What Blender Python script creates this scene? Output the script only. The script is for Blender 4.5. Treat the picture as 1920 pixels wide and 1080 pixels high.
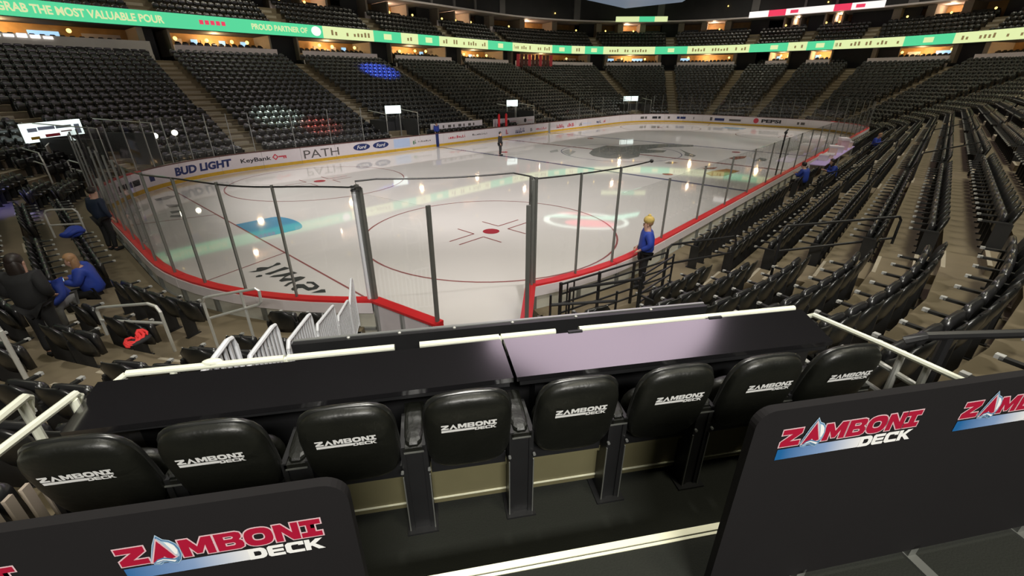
import bpy, bmesh, math, random
import numpy as np
from mathutils import Vector, Matrix

random.seed(7)
rad = math.radians
SC = bpy.context.scene
COL = SC.collection
for o in list(bpy.data.objects):
    bpy.data.objects.remove(o)

# ------------------------------------------------------------------ camera
CAM = Vector((-32.10, -17.845, 5.041))
YAW, PITCH, FPX = rad(42.35), rad(-25.135), 827.4
cd = bpy.data.cameras.new('camera')
cd.sensor_width = 36.0
cd.lens = 36.0 * FPX / 1920.0
cd.clip_start, cd.clip_end = 0.05, 400
co = bpy.data.objects.new('camera', cd)
COL.objects.link(co)
co.location = CAM
co.rotation_euler = (math.pi / 2 + PITCH, 0, YAW - math.pi / 2)
SC.camera = co

# ------------------------------------------------------------------ exposure and world
SC.view_settings.view_transform = 'Standard'
SC.view_settings.look = 'None'
SC.view_settings.exposure = 0.0
SC.view_settings.gamma = 1.0
SC.view_settings.use_curve_mapping = False
SC.cycles.transparent_max_bounces = 24
SC.cycles.max_bounces = 6
SC.cycles.sample_clamp_indirect = 4.0
w = bpy.data.worlds.new('world')
SC.world = w
w.use_nodes = True
w.node_tree.nodes['Background'].inputs[0].default_value = (0.5, 0.52, 0.55, 1)
w.node_tree.nodes['Background'].inputs[1].default_value = 0.02

# ------------------------------------------------------------------ the arena's lamps, with added lights for the deck
def spot(name, loc, target, power, angle, blend, color, radius=0.35):
    d = bpy.data.lights.new(name, 'SPOT')
    d.energy, d.spot_size, d.spot_blend, d.color, d.shadow_soft_size = power, rad(angle), blend, color, radius
    o = bpy.data.objects.new(name, d)
    COL.objects.link(o)
    o.location = loc
    o.rotation_euler = (Vector(target) - Vector(loc)).to_track_quat('-Z', 'Y').to_euler()
    return o

def area(name, loc, target, power, sx, sy, color, spread=180):
    d = bpy.data.lights.new(name, 'AREA')
    d.energy, d.shape, d.size, d.size_y, d.color = power, 'RECTANGLE', sx, sy, color
    d.spread = rad(spread)
    o = bpy.data.objects.new(name, d)
    COL.objects.link(o)
    o.location = loc
    o.rotation_euler = (Vector(target) - Vector(loc)).to_track_quat('-Z', 'Y').to_euler()
    return o

def D0(u, v, z):
    a = rad(-37.0)
    return (-32.10 + math.cos(a) * u - math.sin(a) * v, -17.845 + math.sin(a) * u + math.cos(a) * v, z)
ICE_POWER = 18800
for i, (x, y, tx, ty, k) in enumerate([(-36, -24, -17, -2, 1.0), (-18, -27, -13, 2, 1.0), (2, -27, 2, 1, 1.25), (20, -27, 18, 1, 1.15),
                                       (-40, -4, -17, 2, 0.8), (-38, 14, -16, 3, 0.8), (36, -20, 24, 0, 0.8)]):
    spot('ice_spot_lamp', (x, y, 27), (tx, ty, 0), ICE_POWER * k, 36 if x < -30 else 41, 0.5, (1.0, 0.955, 0.93))
BOWL = 820
for (x, y, k) in [(-30, 31, 1.1), (-12, 28, 1), (8, 26, 1), (28, 24, 1), (44, 8, 1), (44, -12, 1), (26, -26, 1.1),
                  (4, -26, 1.1), (-14, -26, 1.15), (-31, -24, 0.8), (-44, -6, 0.25), (-42, 12, 0.35)]:
    area('bowl_work_lamp', (x, y, 25.5), (x * 0.93, y * 0.93, 4), BOWL * k, 2.6, 2.6, (1.0, 0.95, 0.76), 112)
area('concourse_lamp', D0(0.6, -5.2, 9.8), D0(0.6, 1.4, 3.6), 950, 3.2, 1.0, (1.0, 0.97, 0.90))  # added light from behind to brighten the banners and chair prints
area('gate_work_lamp', (-24, -9, 26), (-29.5, -14, 2), 330, 1.6, 1.6, (1.0, 0.97, 0.88), 64)  # added overhead light to brighten deck edges, rails and pickets
# coloured show lights left parked on the stands
spot('blue_show_lamp', (-12, 9, 27), (-3.2, 27.4, 5.7), 480000, 9, 0.7, (0.05, 0.12, 1.0), 0.1)
spot('red_show_lamp', (-16, -2, 24), (-15.6, 16.8, 1.9), 60000, 7, 0.8, (1.0, 0.12, 0.08), 0.1)
spot('green_show_lamp', (-18, -2, 24), (-17.8, 18.6, 2.6), 60000, 8, 0.8, (0.75, 1.0, 0.85), 0.1)
spot('blue_aisle_lamp', (-20, 0, 24), (-33.2, 6.0, 2.0), 26000, 9, 0.8, (0.12, 0.14, 1.0), 0.1)
spot('blue_ice_lamp', (2, 8.6, 27), (1.5, 11.6, 0), 2500, 17, 0.9, (0.35, 0.30, 1.0), 0.1)

# ------------------------------------------------------------------ materials
def mat(name, col, rough=0.5, metal=0.0, spec=0.5, var=0.12, scale=6.0, bump=0.0, coat=0.0, coat_rough=0.05, coat_ior=1.5,
        emit=None, es=0.0, ior=1.5, col2=None):
    m = bpy.data.materials.new(name)
    m.use_nodes = True
    nt = m.node_tree
    b = nt.nodes['Principled BSDF']
    tc = nt.nodes.new('ShaderNodeTexCoord')
    nz = nt.nodes.new('ShaderNodeTexNoise')
    nz.inputs['Scale'].default_value = scale
    nz.inputs['Detail'].default_value = 4
    nt.links.new(tc.outputs['Object'], nz.inputs['Vector'])
    mx = nt.nodes.new('ShaderNodeMix')
    mx.data_type = 'RGBA'
    a = [c * (1 - var) for c in col]
    c2 = col2 if col2 else [min(1, c * (1 + var)) for c in col]
    mx.inputs['A'].default_value = (*a, 1)
    mx.inputs['B'].default_value = (*c2, 1)
    nt.links.new(nz.outputs['Fac'], mx.inputs['Factor'])
    nt.links.new(mx.outputs['Result'], b.inputs['Base Color'])
    b.inputs['Roughness'].default_value = rough
    b.inputs['Metallic'].default_value = metal
    b.inputs['Specular IOR Level'].default_value = spec
    b.inputs['IOR'].default_value = ior
    b.inputs['Coat Weight'].default_value = coat
    b.inputs['Coat Roughness'].default_value = coat_rough
    b.inputs['Coat IOR'].default_value = coat_ior
    if bump:
        bp = nt.nodes.new('ShaderNodeBump')
        bp.inputs['Strength'].default_value = bump
        bp.inputs['Distance'].default_value = 0.02
        nt.links.new(nz.outputs['Fac'], bp.inputs['Height'])
        nt.links.new(bp.outputs['Normal'], b.inputs['Normal'])
    if emit:
        b.inputs['Emission Color'].default_value = (*emit, 1)
        b.inputs['Emission Strength'].default_value = es
    return m

def glass_mat(name, tint, k=1.0):
    m = bpy.data.materials.new(name)
    m.use_nodes = True
    nt = m.node_tree
    nt.nodes.clear()
    out = nt.nodes.new('ShaderNodeOutputMaterial')
    tr = nt.nodes.new('ShaderNodeBsdfTransparent')
    tr.inputs[0].default_value = (*tint, 1)
    gl = nt.nodes.new('ShaderNodeBsdfGlossy')
    gl.inputs['Roughness'].default_value = 0.02
    fr = nt.nodes.new('ShaderNodeFresnel')
    fr.inputs[0].default_value = 1.45
    ge = nt.nodes.new('ShaderNodeNewGeometry')
    inv = nt.nodes.new('ShaderNodeMath'); inv.operation = 'SUBTRACT'; inv.inputs[0].default_value = 1.0
    mu = nt.nodes.new('ShaderNodeMath'); mu.operation = 'MULTIPLY'
    m2 = nt.nodes.new('ShaderNodeMath'); m2.operation = 'MULTIPLY'; m2.inputs[1].default_value = k
    mx = nt.nodes.new('ShaderNodeMixShader')
    nt.links.new(ge.outputs['Backfacing'], inv.inputs[1])
    nt.links.new(fr.outputs[0], mu.inputs[0]); nt.links.new(inv.outputs[0], mu.inputs[1])
    nt.links.new(mu.outputs[0], m2.inputs[0])
    nt.links.new(m2.outputs[0], mx.inputs[0]); nt.links.new(tr.outputs[0], mx.inputs[1]); nt.links.new(gl.outputs[0], mx.inputs[2])
    nt.links.new(mx.outputs[0], out.inputs[0])
    return m

def ice_mat(name, col, var=0.03, scale=0.5):
    return mat(name, col, rough=0.55, spec=0.1, var=var, scale=scale, coat=1.0, coat_rough=0.04, coat_ior=1.48)

def lit(name, col, s, var=0.0):
    return mat(name, [c * 0.5 for c in col], rough=0.4, emit=col, es=s, var=var)

M = {}
M['ice'] = ice_mat('ice_sheet', (0.70, 0.67, 0.645), 0.05, 0.35)
M['ice_red'] = ice_mat('ice_red_paint', (0.30, 0.10, 0.10))
M['ice_dot'] = ice_mat('ice_spot_paint', (0.36, 0.035, 0.05))
M['ice_blue'] = ice_mat('ice_blue_line_paint', (0.13, 0.13, 0.22))
M['ice_crease'] = ice_mat('ice_crease_paint', (0.10, 0.33, 0.52), 0.08)
M['ice_black'] = ice_mat('ice_black_print', (0.045, 0.05, 0.05))
M['ice_grey'] = ice_mat('ice_grey_print', (0.22, 0.225, 0.215), 0.35, 0.9)
M['ice_orange'] = ice_mat('ice_orange_print', (0.42, 0.19, 0.07), 0.3, 2)
M['ice_brown'] = ice_mat('ice_brown_print', (0.33, 0.12, 0.09), 0.3, 2)
M['ice_lgrey'] = ice_mat('ice_light_grey_print', (0.42, 0.42, 0.40), 0.3, 2)
M['board'] = mat('board_white', (0.74, 0.68, 0.70), 0.35, var=0.04)
M['board_back'] = mat('board_back_panel', (0.55, 0.53, 0.45), 0.45, var=0.1)
M['kick'] = mat('kick_yellow', (0.66, 0.40, 0.03), 0.4, var=0.15)
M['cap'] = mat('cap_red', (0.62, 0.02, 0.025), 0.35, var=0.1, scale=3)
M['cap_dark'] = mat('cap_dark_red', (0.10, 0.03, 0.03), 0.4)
M['steel'] = mat('grey_steel', (0.42, 0.43, 0.42), 0.35, metal=0.6, var=0.1)
M['silver'] = mat('silver_tube', (0.66, 0.66, 0.62), 0.35, metal=0.35, var=0.06)
M['cream'] = mat('cream_tube', (0.93, 0.95, 0.80), 0.3, var=0.05)
M['white'] = mat('white_paint', (0.88, 0.90, 0.96), 0.4, var=0.05)
M['post'] = mat('glass_post_alloy', (0.20, 0.205, 0.19), 0.4, metal=0.4, var=0.1)
M['glass'] = glass_mat('acrylic_pane', (0.985, 0.99, 0.985), 1.0)
M['concrete'] = mat('tread_concrete', (0.195, 0.156, 0.098), 0.85, var=0.25, scale=1.4, bump=0.1)
M['riser'] = mat('riser_concrete', (0.12, 0.105, 0.085), 0.85, var=0.2, scale=2)
M['nosing'] = mat('step_nosing', (0.42, 0.37, 0.28), 0.7, var=0.15)
M['plastic'] = mat('black_seat_plastic', (0.013, 0.0135, 0.0125), 0.31, spec=1.0, var=0.2, scale=9)
M['plastic2'] = mat('black_seat_pan', (0.017, 0.017, 0.018), 0.30, spec=1.0, var=0.2, scale=9)
M['frame'] = mat('black_seat_frame', (0.018, 0.018, 0.018), 0.45, var=0.2)
M['armcap'] = mat('grey_arm_cap', (0.46, 0.46, 0.44), 0.3, var=0.1)  # light grey puts the highlight on the arm ends into the colour
M['vinyl'] = mat('black_vinyl_cover', (0.007, 0.0075, 0.0055), 0.42, spec=0.6, var=0.3, scale=14, bump=0.25)
M['print'] = mat('white_print', (0.92, 0.92, 0.90), 0.5, var=0.03)
M['table'] = mat('glossy_black_laminate', (0.012, 0.0115, 0.013), 0.14, spec=0.5, ior=2.7, var=0.1, scale=3)
M['black'] = mat('black_metal', (0.016, 0.016, 0.017), 0.4, var=0.2)
M['banner'] = mat('charcoal_banner', (0.0145, 0.0135, 0.0142), 0.75, spec=0.15, var=0.05)
M['carpet'] = mat('dark_carpet', (0.012, 0.0135, 0.0095), 0.95, var=0.35, scale=120, bump=0.3)
M['beige'] = mat('beige_kick_panel', (0.15, 0.135, 0.07), 0.6, var=0.15, scale=4)
M['nose_metal'] = mat('aluminium_nosing', (0.90, 0.89, 0.68), 0.4, metal=0.1, var=0.05)
M['burg'] = mat('burgundy_print', (0.40, 0.006, 0.035), 0.5, var=0.06)
M['pink'] = mat('pale_pink_print', (0.72, 0.50, 0.53), 0.5, var=0.04)
M['sky_print'] = mat('pale_blue_print', (0.42, 0.56, 0.68), 0.5, var=0.06)
M['steel_print'] = mat('steel_blue_print', (0.09, 0.22, 0.40), 0.5, var=0.06)
M['wall_dark'] = mat('dark_wall', (0.035, 0.034, 0.036), 0.8, var=0.3, scale=0.6)
M['wall_grey'] = mat('grey_wall', (0.19, 0.18, 0.18), 0.8, var=0.12, scale=0.8)
M['lounge'] = mat('lounge_grey', (0.62, 0.60, 0.55), 0.8, var=0.1, scale=1)
M['ledge'] = mat('suite_ledge', (0.80, 0.70, 0.70), 0.6, var=0.1, scale=1)
M['wood'] = mat('warm_suite_wood', (0.50, 0.28, 0.10), 0.6, var=0.55, scale=1.3)
M['pillar'] = mat('pillar_taupe', (0.36, 0.30, 0.24), 0.7, var=0.12)
M['green_led'] = lit('green_led', (0.085, 0.62, 0.30), 1.0)
M['cream_led'] = lit('cream_led', (0.70, 0.80, 0.40), 1.0)
M['led_text'] = lit('led_text', (0.75, 0.78, 0.42), 0.9)
M['led_dark'] = lit('led_dark_text', (0.40, 0.28, 0.12), 0.5)
M['led_red'] = lit('red_led', (0.85, 0.05, 0.12), 0.9)
M['led_white'] = lit('white_led', (0.95, 0.90, 0.88), 1.0)
M['sign_white'] = lit('lit_sign_white', (0.86, 1.0, 0.96), 1.25)
M['screen'] = lit('scoreboard_screen', (0.80, 0.64, 0.76), 2.5)
M['screen_far'] = lit('scoreboard_screen_far_side', (0.70, 0.70, 0.72), 0.5)
M['screen_dim'] = lit('scoreboard_ring', (0.22, 0.30, 0.42), 0.35)
M['lamp'] = lit('warm_lamp', (1.0, 0.66, 0.16), 3.0)
M['lamp_white'] = lit('white_lamp', (1.0, 0.92, 0.72), 9.0)  # glow for the lamp glints in the far glass
M['tv'] = lit('blue_tv', (0.35, 0.60, 0.85), 1.1)
M['skin'] = mat('skin', (0.50, 0.29, 0.21), 0.5, var=0.06)
M['blue_cloth'] = mat('royal_blue_jacket', (0.022, 0.055, 0.36), 0.6, var=0.25, scale=5, bump=0.4)
M['black_cloth'] = mat('black_cloth', (0.012, 0.012, 0.013), 0.8, var=0.2)
M['navy_cloth'] = mat('dark_navy_cloth', (0.010, 0.020, 0.045), 0.75, var=0.2)
M['grey_cloth'] = mat('grey_trousers', (0.20, 0.20, 0.20), 0.8, var=0.2)
M['hair_dark'] = mat('dark_hair', (0.020, 0.013, 0.010), 0.5, var=0.3, scale=20)
M['hair_blond'] = mat('blond_hair', (0.34, 0.19, 0.09), 0.5, var=0.3, scale=20)
M['knit_yellow'] = mat('mustard_knit', (0.55, 0.40, 0.12), 0.85, var=0.3, scale=20)
M['red_cloth'] = mat('red_cloth', (0.75, 0.03, 0.03), 0.7, var=0.4, scale=8)
M['red_pad'] = mat('red_pad', (0.80, 0.02, 0.03), 0.5, var=0.1)
M['purple'] = mat('lilac_cover', (0.55, 0.42, 0.80), 0.6, var=0.1)  # lilac light on the scorers' table put into its colour
M['peach'] = mat('peach_box', (0.80, 0.62, 0.52), 0.6, var=0.1)
M['navy_print'] = mat('navy_print', (0.015, 0.03, 0.14), 0.5, var=0.05)
M['grey_print'] = mat('grey_print', (0.10, 0.09, 0.085), 0.5, var=0.05)
M['black_print'] = mat('black_print', (0.015, 0.015, 0.02), 0.5, var=0.05)
M['red_print'] = mat('red_print', (0.60, 0.05, 0.08), 0.5, var=0.05)
M['pblue_print'] = mat('light_blue_print', (0.50, 0.62, 0.86), 0.5, var=0.05)
M['green_print'] = mat('green_print', (0.08, 0.22, 0.10), 0.5, var=0.05)

# ------------------------------------------------------------------ helpers
class MB:
    def __init__(self):
        self.v, self.f = [], []
    def add(self, vs, fs):
        n = len(self.v)
        self.v += [tuple(p) for p in vs]
        self.f += [tuple(i + n for i in f) for f in fs]
        return self
    def box(self, x0, x1, y0, y1, z0, z1, T=None):
        vs = [(x, y, z) for z in (z0, z1) for y in (y0, y1) for x in (x0, x1)]
        if T: vs = [T @ Vector(p) for p in vs]
        return self.add(vs, [(0, 2, 3, 1), (4, 5, 7, 6), (0, 1, 5, 4), (2, 6, 7, 3), (0, 4, 6, 2), (1, 3, 7, 5)])
    def tube(self, pts, r, n=8, caps=True):
        P = [Vector(p) for p in pts]
        vs, fs = [], []
        up = Vector((0, 0, 1))
        for i, p in enumerate(P):
            t = (P[min(i + 1, len(P) - 1)] - P[max(i - 1, 0)]).normalized()
            a = t.cross(up)
            if a.length < 0.05: a = t.cross(Vector((1, 0, 0)))
            a.normalize(); b = t.cross(a).normalized()
            if i and a.dot(pa) < 0: a, b = -a, -b
            pa = a
            rr = r[i] if isinstance(r, (list, tuple)) else r
            vs += [p + a * (math.cos(k * 2 * math.pi / n) * rr) + b * (math.sin(k * 2 * math.pi / n) * rr) for k in range(n)]
        for i in range(len(P) - 1):
            for k in range(n):
                k2 = (k + 1) % n
                fs.append((i * n + k, i * n + k2, (i + 1) * n + k2, (i + 1) * n + k))
        if caps:
            fs.append(tuple(range(n - 1, -1, -1))); fs.append(tuple((len(P) - 1) * n + k for k in range(n)))
        return self.add(vs, fs)
    def prism(self, poly, fn, t0, t1):
        n = len(poly)
        vs = [fn(a, b, t0) for a, b in poly] + [fn(a, b, t1) for a, b in poly]
        fs = [tuple(range(n - 1, -1, -1)), tuple(range(n, 2 * n))]
        fs += [(i, (i + 1) % n, n + (i + 1) % n, n + i) for i in range(n)]
        return self.add(vs, fs)
    def ellipsoid(self, c, rx, ry, rz, e1=1.0, e2=1.0, nu=16, nv=10, T=None):
        def p(a, e): return math.copysign(abs(a) ** e, a)
        vs, fs = [], []
        for j in range(nv + 1):
            th = -math.pi / 2 + math.pi * j / nv
            for i in range(nu):
                ph = 2 * math.pi * i / nu
                q = Vector((rx * p(math.cos(th), e1) * p(math.cos(ph), e2) + c[0], ry * p(math.cos(th), e1) * p(math.sin(ph), e2) + c[1],
                            rz * p(math.sin(th), e1) + c[2]))
                vs.append(T @ q if T else q)
        for j in range(nv):
            for i in range(nu):
                fs.append((j * nu + i, j * nu + (i + 1) % nu, (j + 1) * nu + (i + 1) % nu, (j + 1) * nu + i))
        return self.add(vs, fs)
    def mesh(self, name, mt, smooth=False):
        me = bpy.data.meshes.new(name)
        me.from_pydata(self.v, [], self.f)
        me.materials.append(mt)
        if smooth:
            me.polygons.foreach_set('use_smooth', [True] * len(me.polygons))
        me.update()
        return me
    def build(self, name, mt, parent=None, smooth=False):
        return link(name, self.mesh(name, mt, smooth), parent)

def link(name, me, parent=None, loc=None, rz=None):
    o = bpy.data.objects.new(name, me)
    COL.objects.link(o)
    if parent: o.parent = parent
    if loc is not None: o.location = loc
    if rz is not None: o.rotation_euler = (0, 0, rz)
    return o

def tag(o, label=None, cat=None, group=None, kind=None):
    if label: o['label'] = label
    if cat: o['category'] = cat
    if group: o['group'] = group
    if kind: o['kind'] = kind
    return o

def thing(name, label, cat, loc=(0, 0, 0), rz=0.0, group=None):
    return tag(link(name, None, None, loc, rz), label, cat, group)

def struct(name, loc=(0, 0, 0), rz=0.0, label=None):
    return tag(link(name, None, None, loc, rz), label, None, None, 'structure')

def dup(root, loc, rz, label=None, group=None):
    r = root.copy(); COL.objects.link(r); r.location = loc; r.rotation_euler = (0, 0, rz)
    if label: r['label'] = label
    if group: r['group'] = group
    for ch in list(root.children):
        c = ch.copy(); COL.objects.link(c); c.parent = r
        for g in list(ch.children):
            d = g.copy(); COL.objects.link(d); d.parent = c
    return r

def poly_curve_mesh(name, splines, mt, Mx=None, offset=0.0, depth=0.0):
    """flat filled outlines (holes by overlap) as a mesh"""
    cu = bpy.data.curves.new(name, 'CURVE')
    cu.dimensions = '2D'; cu.fill_mode = 'BOTH' if depth else 'FRONT'
    cu.offset = offset; cu.extrude = depth
    for pts in splines:
        sp = cu.splines.new('POLY'); sp.points.add(len(pts) - 1)
        for i, (x, y) in enumerate(pts): sp.points[i].co = (x, y, 0, 1)
        sp.use_cyclic_u = True
    return _curve_mesh(cu, name, mt, Mx)

def _curve_mesh(cu, name, mt, Mx):
    tmp = bpy.data.objects.new('tmp', cu)
    COL.objects.link(tmp)
    dg = bpy.context.evaluated_depsgraph_get(); dg.update()
    me = bpy.data.meshes.new_from_object(tmp.evaluated_get(dg))
    bpy.data.objects.remove(tmp); bpy.data.curves.remove(cu)
    me.name = name
    me.materials.clear(); me.materials.append(mt)
    if Mx: me.transform(Mx)
    return me

def text_mesh(name, s, mt, width, height, Mx, bold=0.02, shear=0.0):
    """lettering fitted into a width x height box centred on Mx's origin (x right, y up)"""
    cu = bpy.data.curves.new(name, 'FONT')
    cu.body = s; cu.align_x = 'CENTER'; cu.size = 1.0; cu.offset = bold; cu.shear = shear; cu.fill_mode = 'FRONT'
    cu.resolution_u = 3
    me = _curve_mesh(cu, name, mt, None)
    n = len(me.vertices)
    a = np.empty(n * 3); me.vertices.foreach_get('co', a); a = a.reshape(-1, 3)
    lo, hi = a.min(0), a.max(0)
    sx = width / max(1e-6, hi[0] - lo[0]); sy = (height / max(1e-6, hi[1] - lo[1])) if height else sx
    T = Mx @ Matrix.Diagonal((sx, sy, 1, 1)) @ Matrix.Translation((-(lo[0] + hi[0]) / 2, -(lo[1] + hi[1]) / 2, 0))
    me.transform(T)
    return me

def frame(origin, right, up):
    r = Vector(right).normalized(); u = Vector(up).normalized(); n = r.cross(u)
    m = Matrix((r, u, n)).transposed().to_4x4(); m.translation = Vector(origin)
    return m

ORD = ['zeroth', 'first', 'second', 'third', 'fourth', 'fifth', 'sixth', 'seventh', 'eighth', 'ninth', 'tenth', 'eleventh', 'twelfth',
       'thirteenth', 'fourteenth', 'fifteenth', 'sixteenth', 'seventeenth', 'eighteenth', 'nineteenth', 'twentieth']
def ordi(i): return ORD[i] if i < len(ORD) else '%dth' % i

# ring of the rink boards: s runs counter-clockwise along the ice edge, d is the offset outwards
HX, HY, CR = 21.95, 4.42, 8.53
ARC = CR * math.pi / 2
SEG = [('l', 2 * HX), ('c', ARC), ('l', 2 * HY), ('c', ARC), ('l', 2 * HX), ('c', ARC), ('l', 2 * HY), ('c', ARC)]
PER = sum(q for _, q in SEG)
_st = [((-HX, -HY - CR), (1, 0), (0, -1)), (-90, (HX, -HY)), ((HX + CR, -HY), (0, 1), (1, 0)), (0, (HX, HY)),
       ((HX, HY + CR), (-1, 0), (0, 1)), (90, (-HX, HY)), ((-HX - CR, HY), (0, -1), (-1, 0)), (180, (-HX, -HY))]
def ring(s, d=0.0):
    s = s % PER
    for (k, ln), st in zip(SEG, _st):
        if s <= ln + 1e-9:
            if k == 'l':
                p, t, n = st
                return Vector((p[0] + t[0] * s + n[0] * d, p[1] + t[1] * s + n[1] * d)), Vector(n)
            a = rad(st[0]) + s / CR
            n = Vector((math.cos(a), math.sin(a)))
            return Vector((st[1][0], st[1][1])) + n * (CR + d), n
        s -= ln
def ang_s(deg):
    """ring s of a direction seen from its corner centre"""
    deg = deg % 360
    base = [0]
    for _, q in SEG: base.append(base[-1] + q)
    for i, a0 in ((1, 270), (3, 0), (5, 90), (7, 180)):
        if 0 <= (deg - a0) % 360 <= 90: return base[i] + rad((deg - a0) % 360) * CR
BREAKS = []
_a = 0
for k, ln in SEG:
    n = 1 if k == 'l' else 12
    BREAKS += [_a + ln * i / n for i in range(n)]
    _a += ln
def span(s0, s1):
    """break points of the ring from s0 to s1 (s1 may run past PER)"""
    out = [s0]
    for turn in (0, PER):
        out += [b + turn for b in BREAKS if s0 + 1e-4 < b + turn < s1 - 1e-4]
    return sorted(out) + [s1]

# frame of the deck: u to the right along the deck, v towards the ice, measured from below the camera
DA = rad(-37.0)
DU = Vector((math.cos(DA), math.sin(DA), 0)); DV = Vector((-math.sin(DA), math.cos(DA), 0))
def duv(x, y):
    q = Vector((x - CAM.x, y - CAM.y, 0)); return q.dot(DU), q.dot(DV)
def D(u, v, z): return Vector((CAM.x, CAM.y, 0)) + DU * u + DV * v + Vector((0, 0, z))

def pix(p):
    d = Vector(p) - CAM
    cy, sy, cp, sp = math.cos(YAW), math.sin(YAW), math.cos(PITCH), math.sin(PITCH)
    f = Vector((cp * cy, cp * sy, sp)); r = Vector((sy, -cy, 0)); u = r.cross(f)
    z = d.dot(f)
    return (960 + FPX * d.dot(r) / z, 540 - FPX * d.dot(u) / z, z) if z > 0.1 else (-1, -1, z)
# ================================================================== ICE, BOARDS, GLASS
floor = struct('floor')
MB().box(-75, 75, -65, 65, -0.35, -0.03).build('floor_slab', M['riser'], floor)

ice = thing('ice_rink', 'glossy white ice sheet with red circles, blue lines and painted prints', 'ice rink')
ice['kind'] = 'structure'; del ice['category']
pts = [ring(s, 0.05)[0] for s in span(0, PER)][:-1]
mb = MB(); mb.prism([(p.x, p.y) for p in pts], lambda a, b, t: (a, b, t), -0.03, 0.0); mb.build('ice_sheet', M['ice'], ice)
def flat(name, polys, mt, z=0.004, label=None):
    b = MB()
    for p in polys:
        b.add([(x, y, z) for x, y in p], [tuple(range(len(p)))] )
    me = b.mesh(name, mt)
    bm = bmesh.new(); bm.from_mesh(me)
    for f in bm.faces:
        if f.normal.z < 0: f.normal_flip()
    bm.to_mesh(me); bm.free()
    o = link(name, me, ice)
    if label: o['label'] = label
    return o
def rect(x0, x1, y0, y1): return [(x0, y0), (x1, y0), (x1, y1), (x0, y1)]
def ringpoly(cx, cy, r, wd, n=72):
    q = []
    for i in range(n):
        a, b = 2 * math.pi * i / n, 2 * math.pi * (i + 1) / n
        q.append([(cx + (r - wd) * math.cos(a), cy + (r - wd) * math.sin(a)), (cx + r * math.cos(a), cy + r * math.sin(a)),
                  (cx + r * math.cos(b), cy + r * math.sin(b)), (cx + (r - wd) * math.cos(b), cy + (r - wd) * math.sin(b))])
    return q
def disc(cx, cy, r, n=28): return [(cx + r * math.cos(2 * math.pi * i / n), cy + r * math.sin(2 * math.pi * i / n)) for i in range(n)]
def linep(a, b, wd):
    a, b = Vector(a), Vector(b); t = (b - a).normalized(); n = Vector((-t.y, t.x)) * wd / 2
    return [tuple(a + n), tuple(a - n), tuple(b - n), tuple(b + n)]
GLX = 27.13
def edge_y(x):
    q = abs(x) - HX
    return HY + CR if q <= 0 else HY + math.sqrt(CR * CR - q * q)
for sx in (-1, 1):
    flat('goal_line', [rect(sx * GLX - 0.03, sx * GLX + 0.03, -edge_y(GLX), edge_y(GLX))], M['ice_red'])
    flat('trapezoid_line', [linep((sx * GLX, sy * 3.35), (sx * 30.46, sy * 4.27), 0.05) for sy in (-1, 1)], M['ice_red'])
    cr = [(sx * (GLX - 0.03), -1.22)] + [(sx * (GLX - 1.37 - 0.46 * math.cos(a)), 1.22 * math.sin(a)) for a in np.linspace(-math.pi / 2, math.pi / 2, 15)] + [(sx * (GLX - 0.03), 1.22)]
    flat('goal_crease', [cr], M['ice_crease'], 0.003)
    flat('blue_line', [rect(sx * 7.62 - 0.15, sx * 7.62 + 0.15, -12.93, 12.93)], M['ice_blue'])
    for sy in (-1, 1):
        cx, cy = sx * 21.03, sy * 6.71
        flat('faceoff_circle', ringpoly(cx, cy, 4.60, 0.065), M['ice_red'], 0.005)
        flat('faceoff_spot', [disc(cx, cy, 0.31)], M['ice_dot'], 0.005)
        ls = []
        for ax in (-1, 1):
            for ay in (-1, 1):
                x, y = cx + ax * 0.64, cy + ay * 0.25
                ls += [linep((x, y), (x + ax * 1.15, y), 0.06), linep((x, y), (x, y + ay * 0.88), 0.06)]
        flat('hash_marks', ls, M['ice_red'], 0.0055)
        flat('neutral_spot', [disc(sx * 6.1, sy * 6.71, 0.31)], M['ice_dot'], 0.005)
flat('centre_line', [rect(-0.15, 0.15, -12.93, 12.93)], M['ice_red'])
flat('centre_circle', ringpoly(0, 0, 4.6, 0.06), M['ice_blue'], 0.005)
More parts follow.
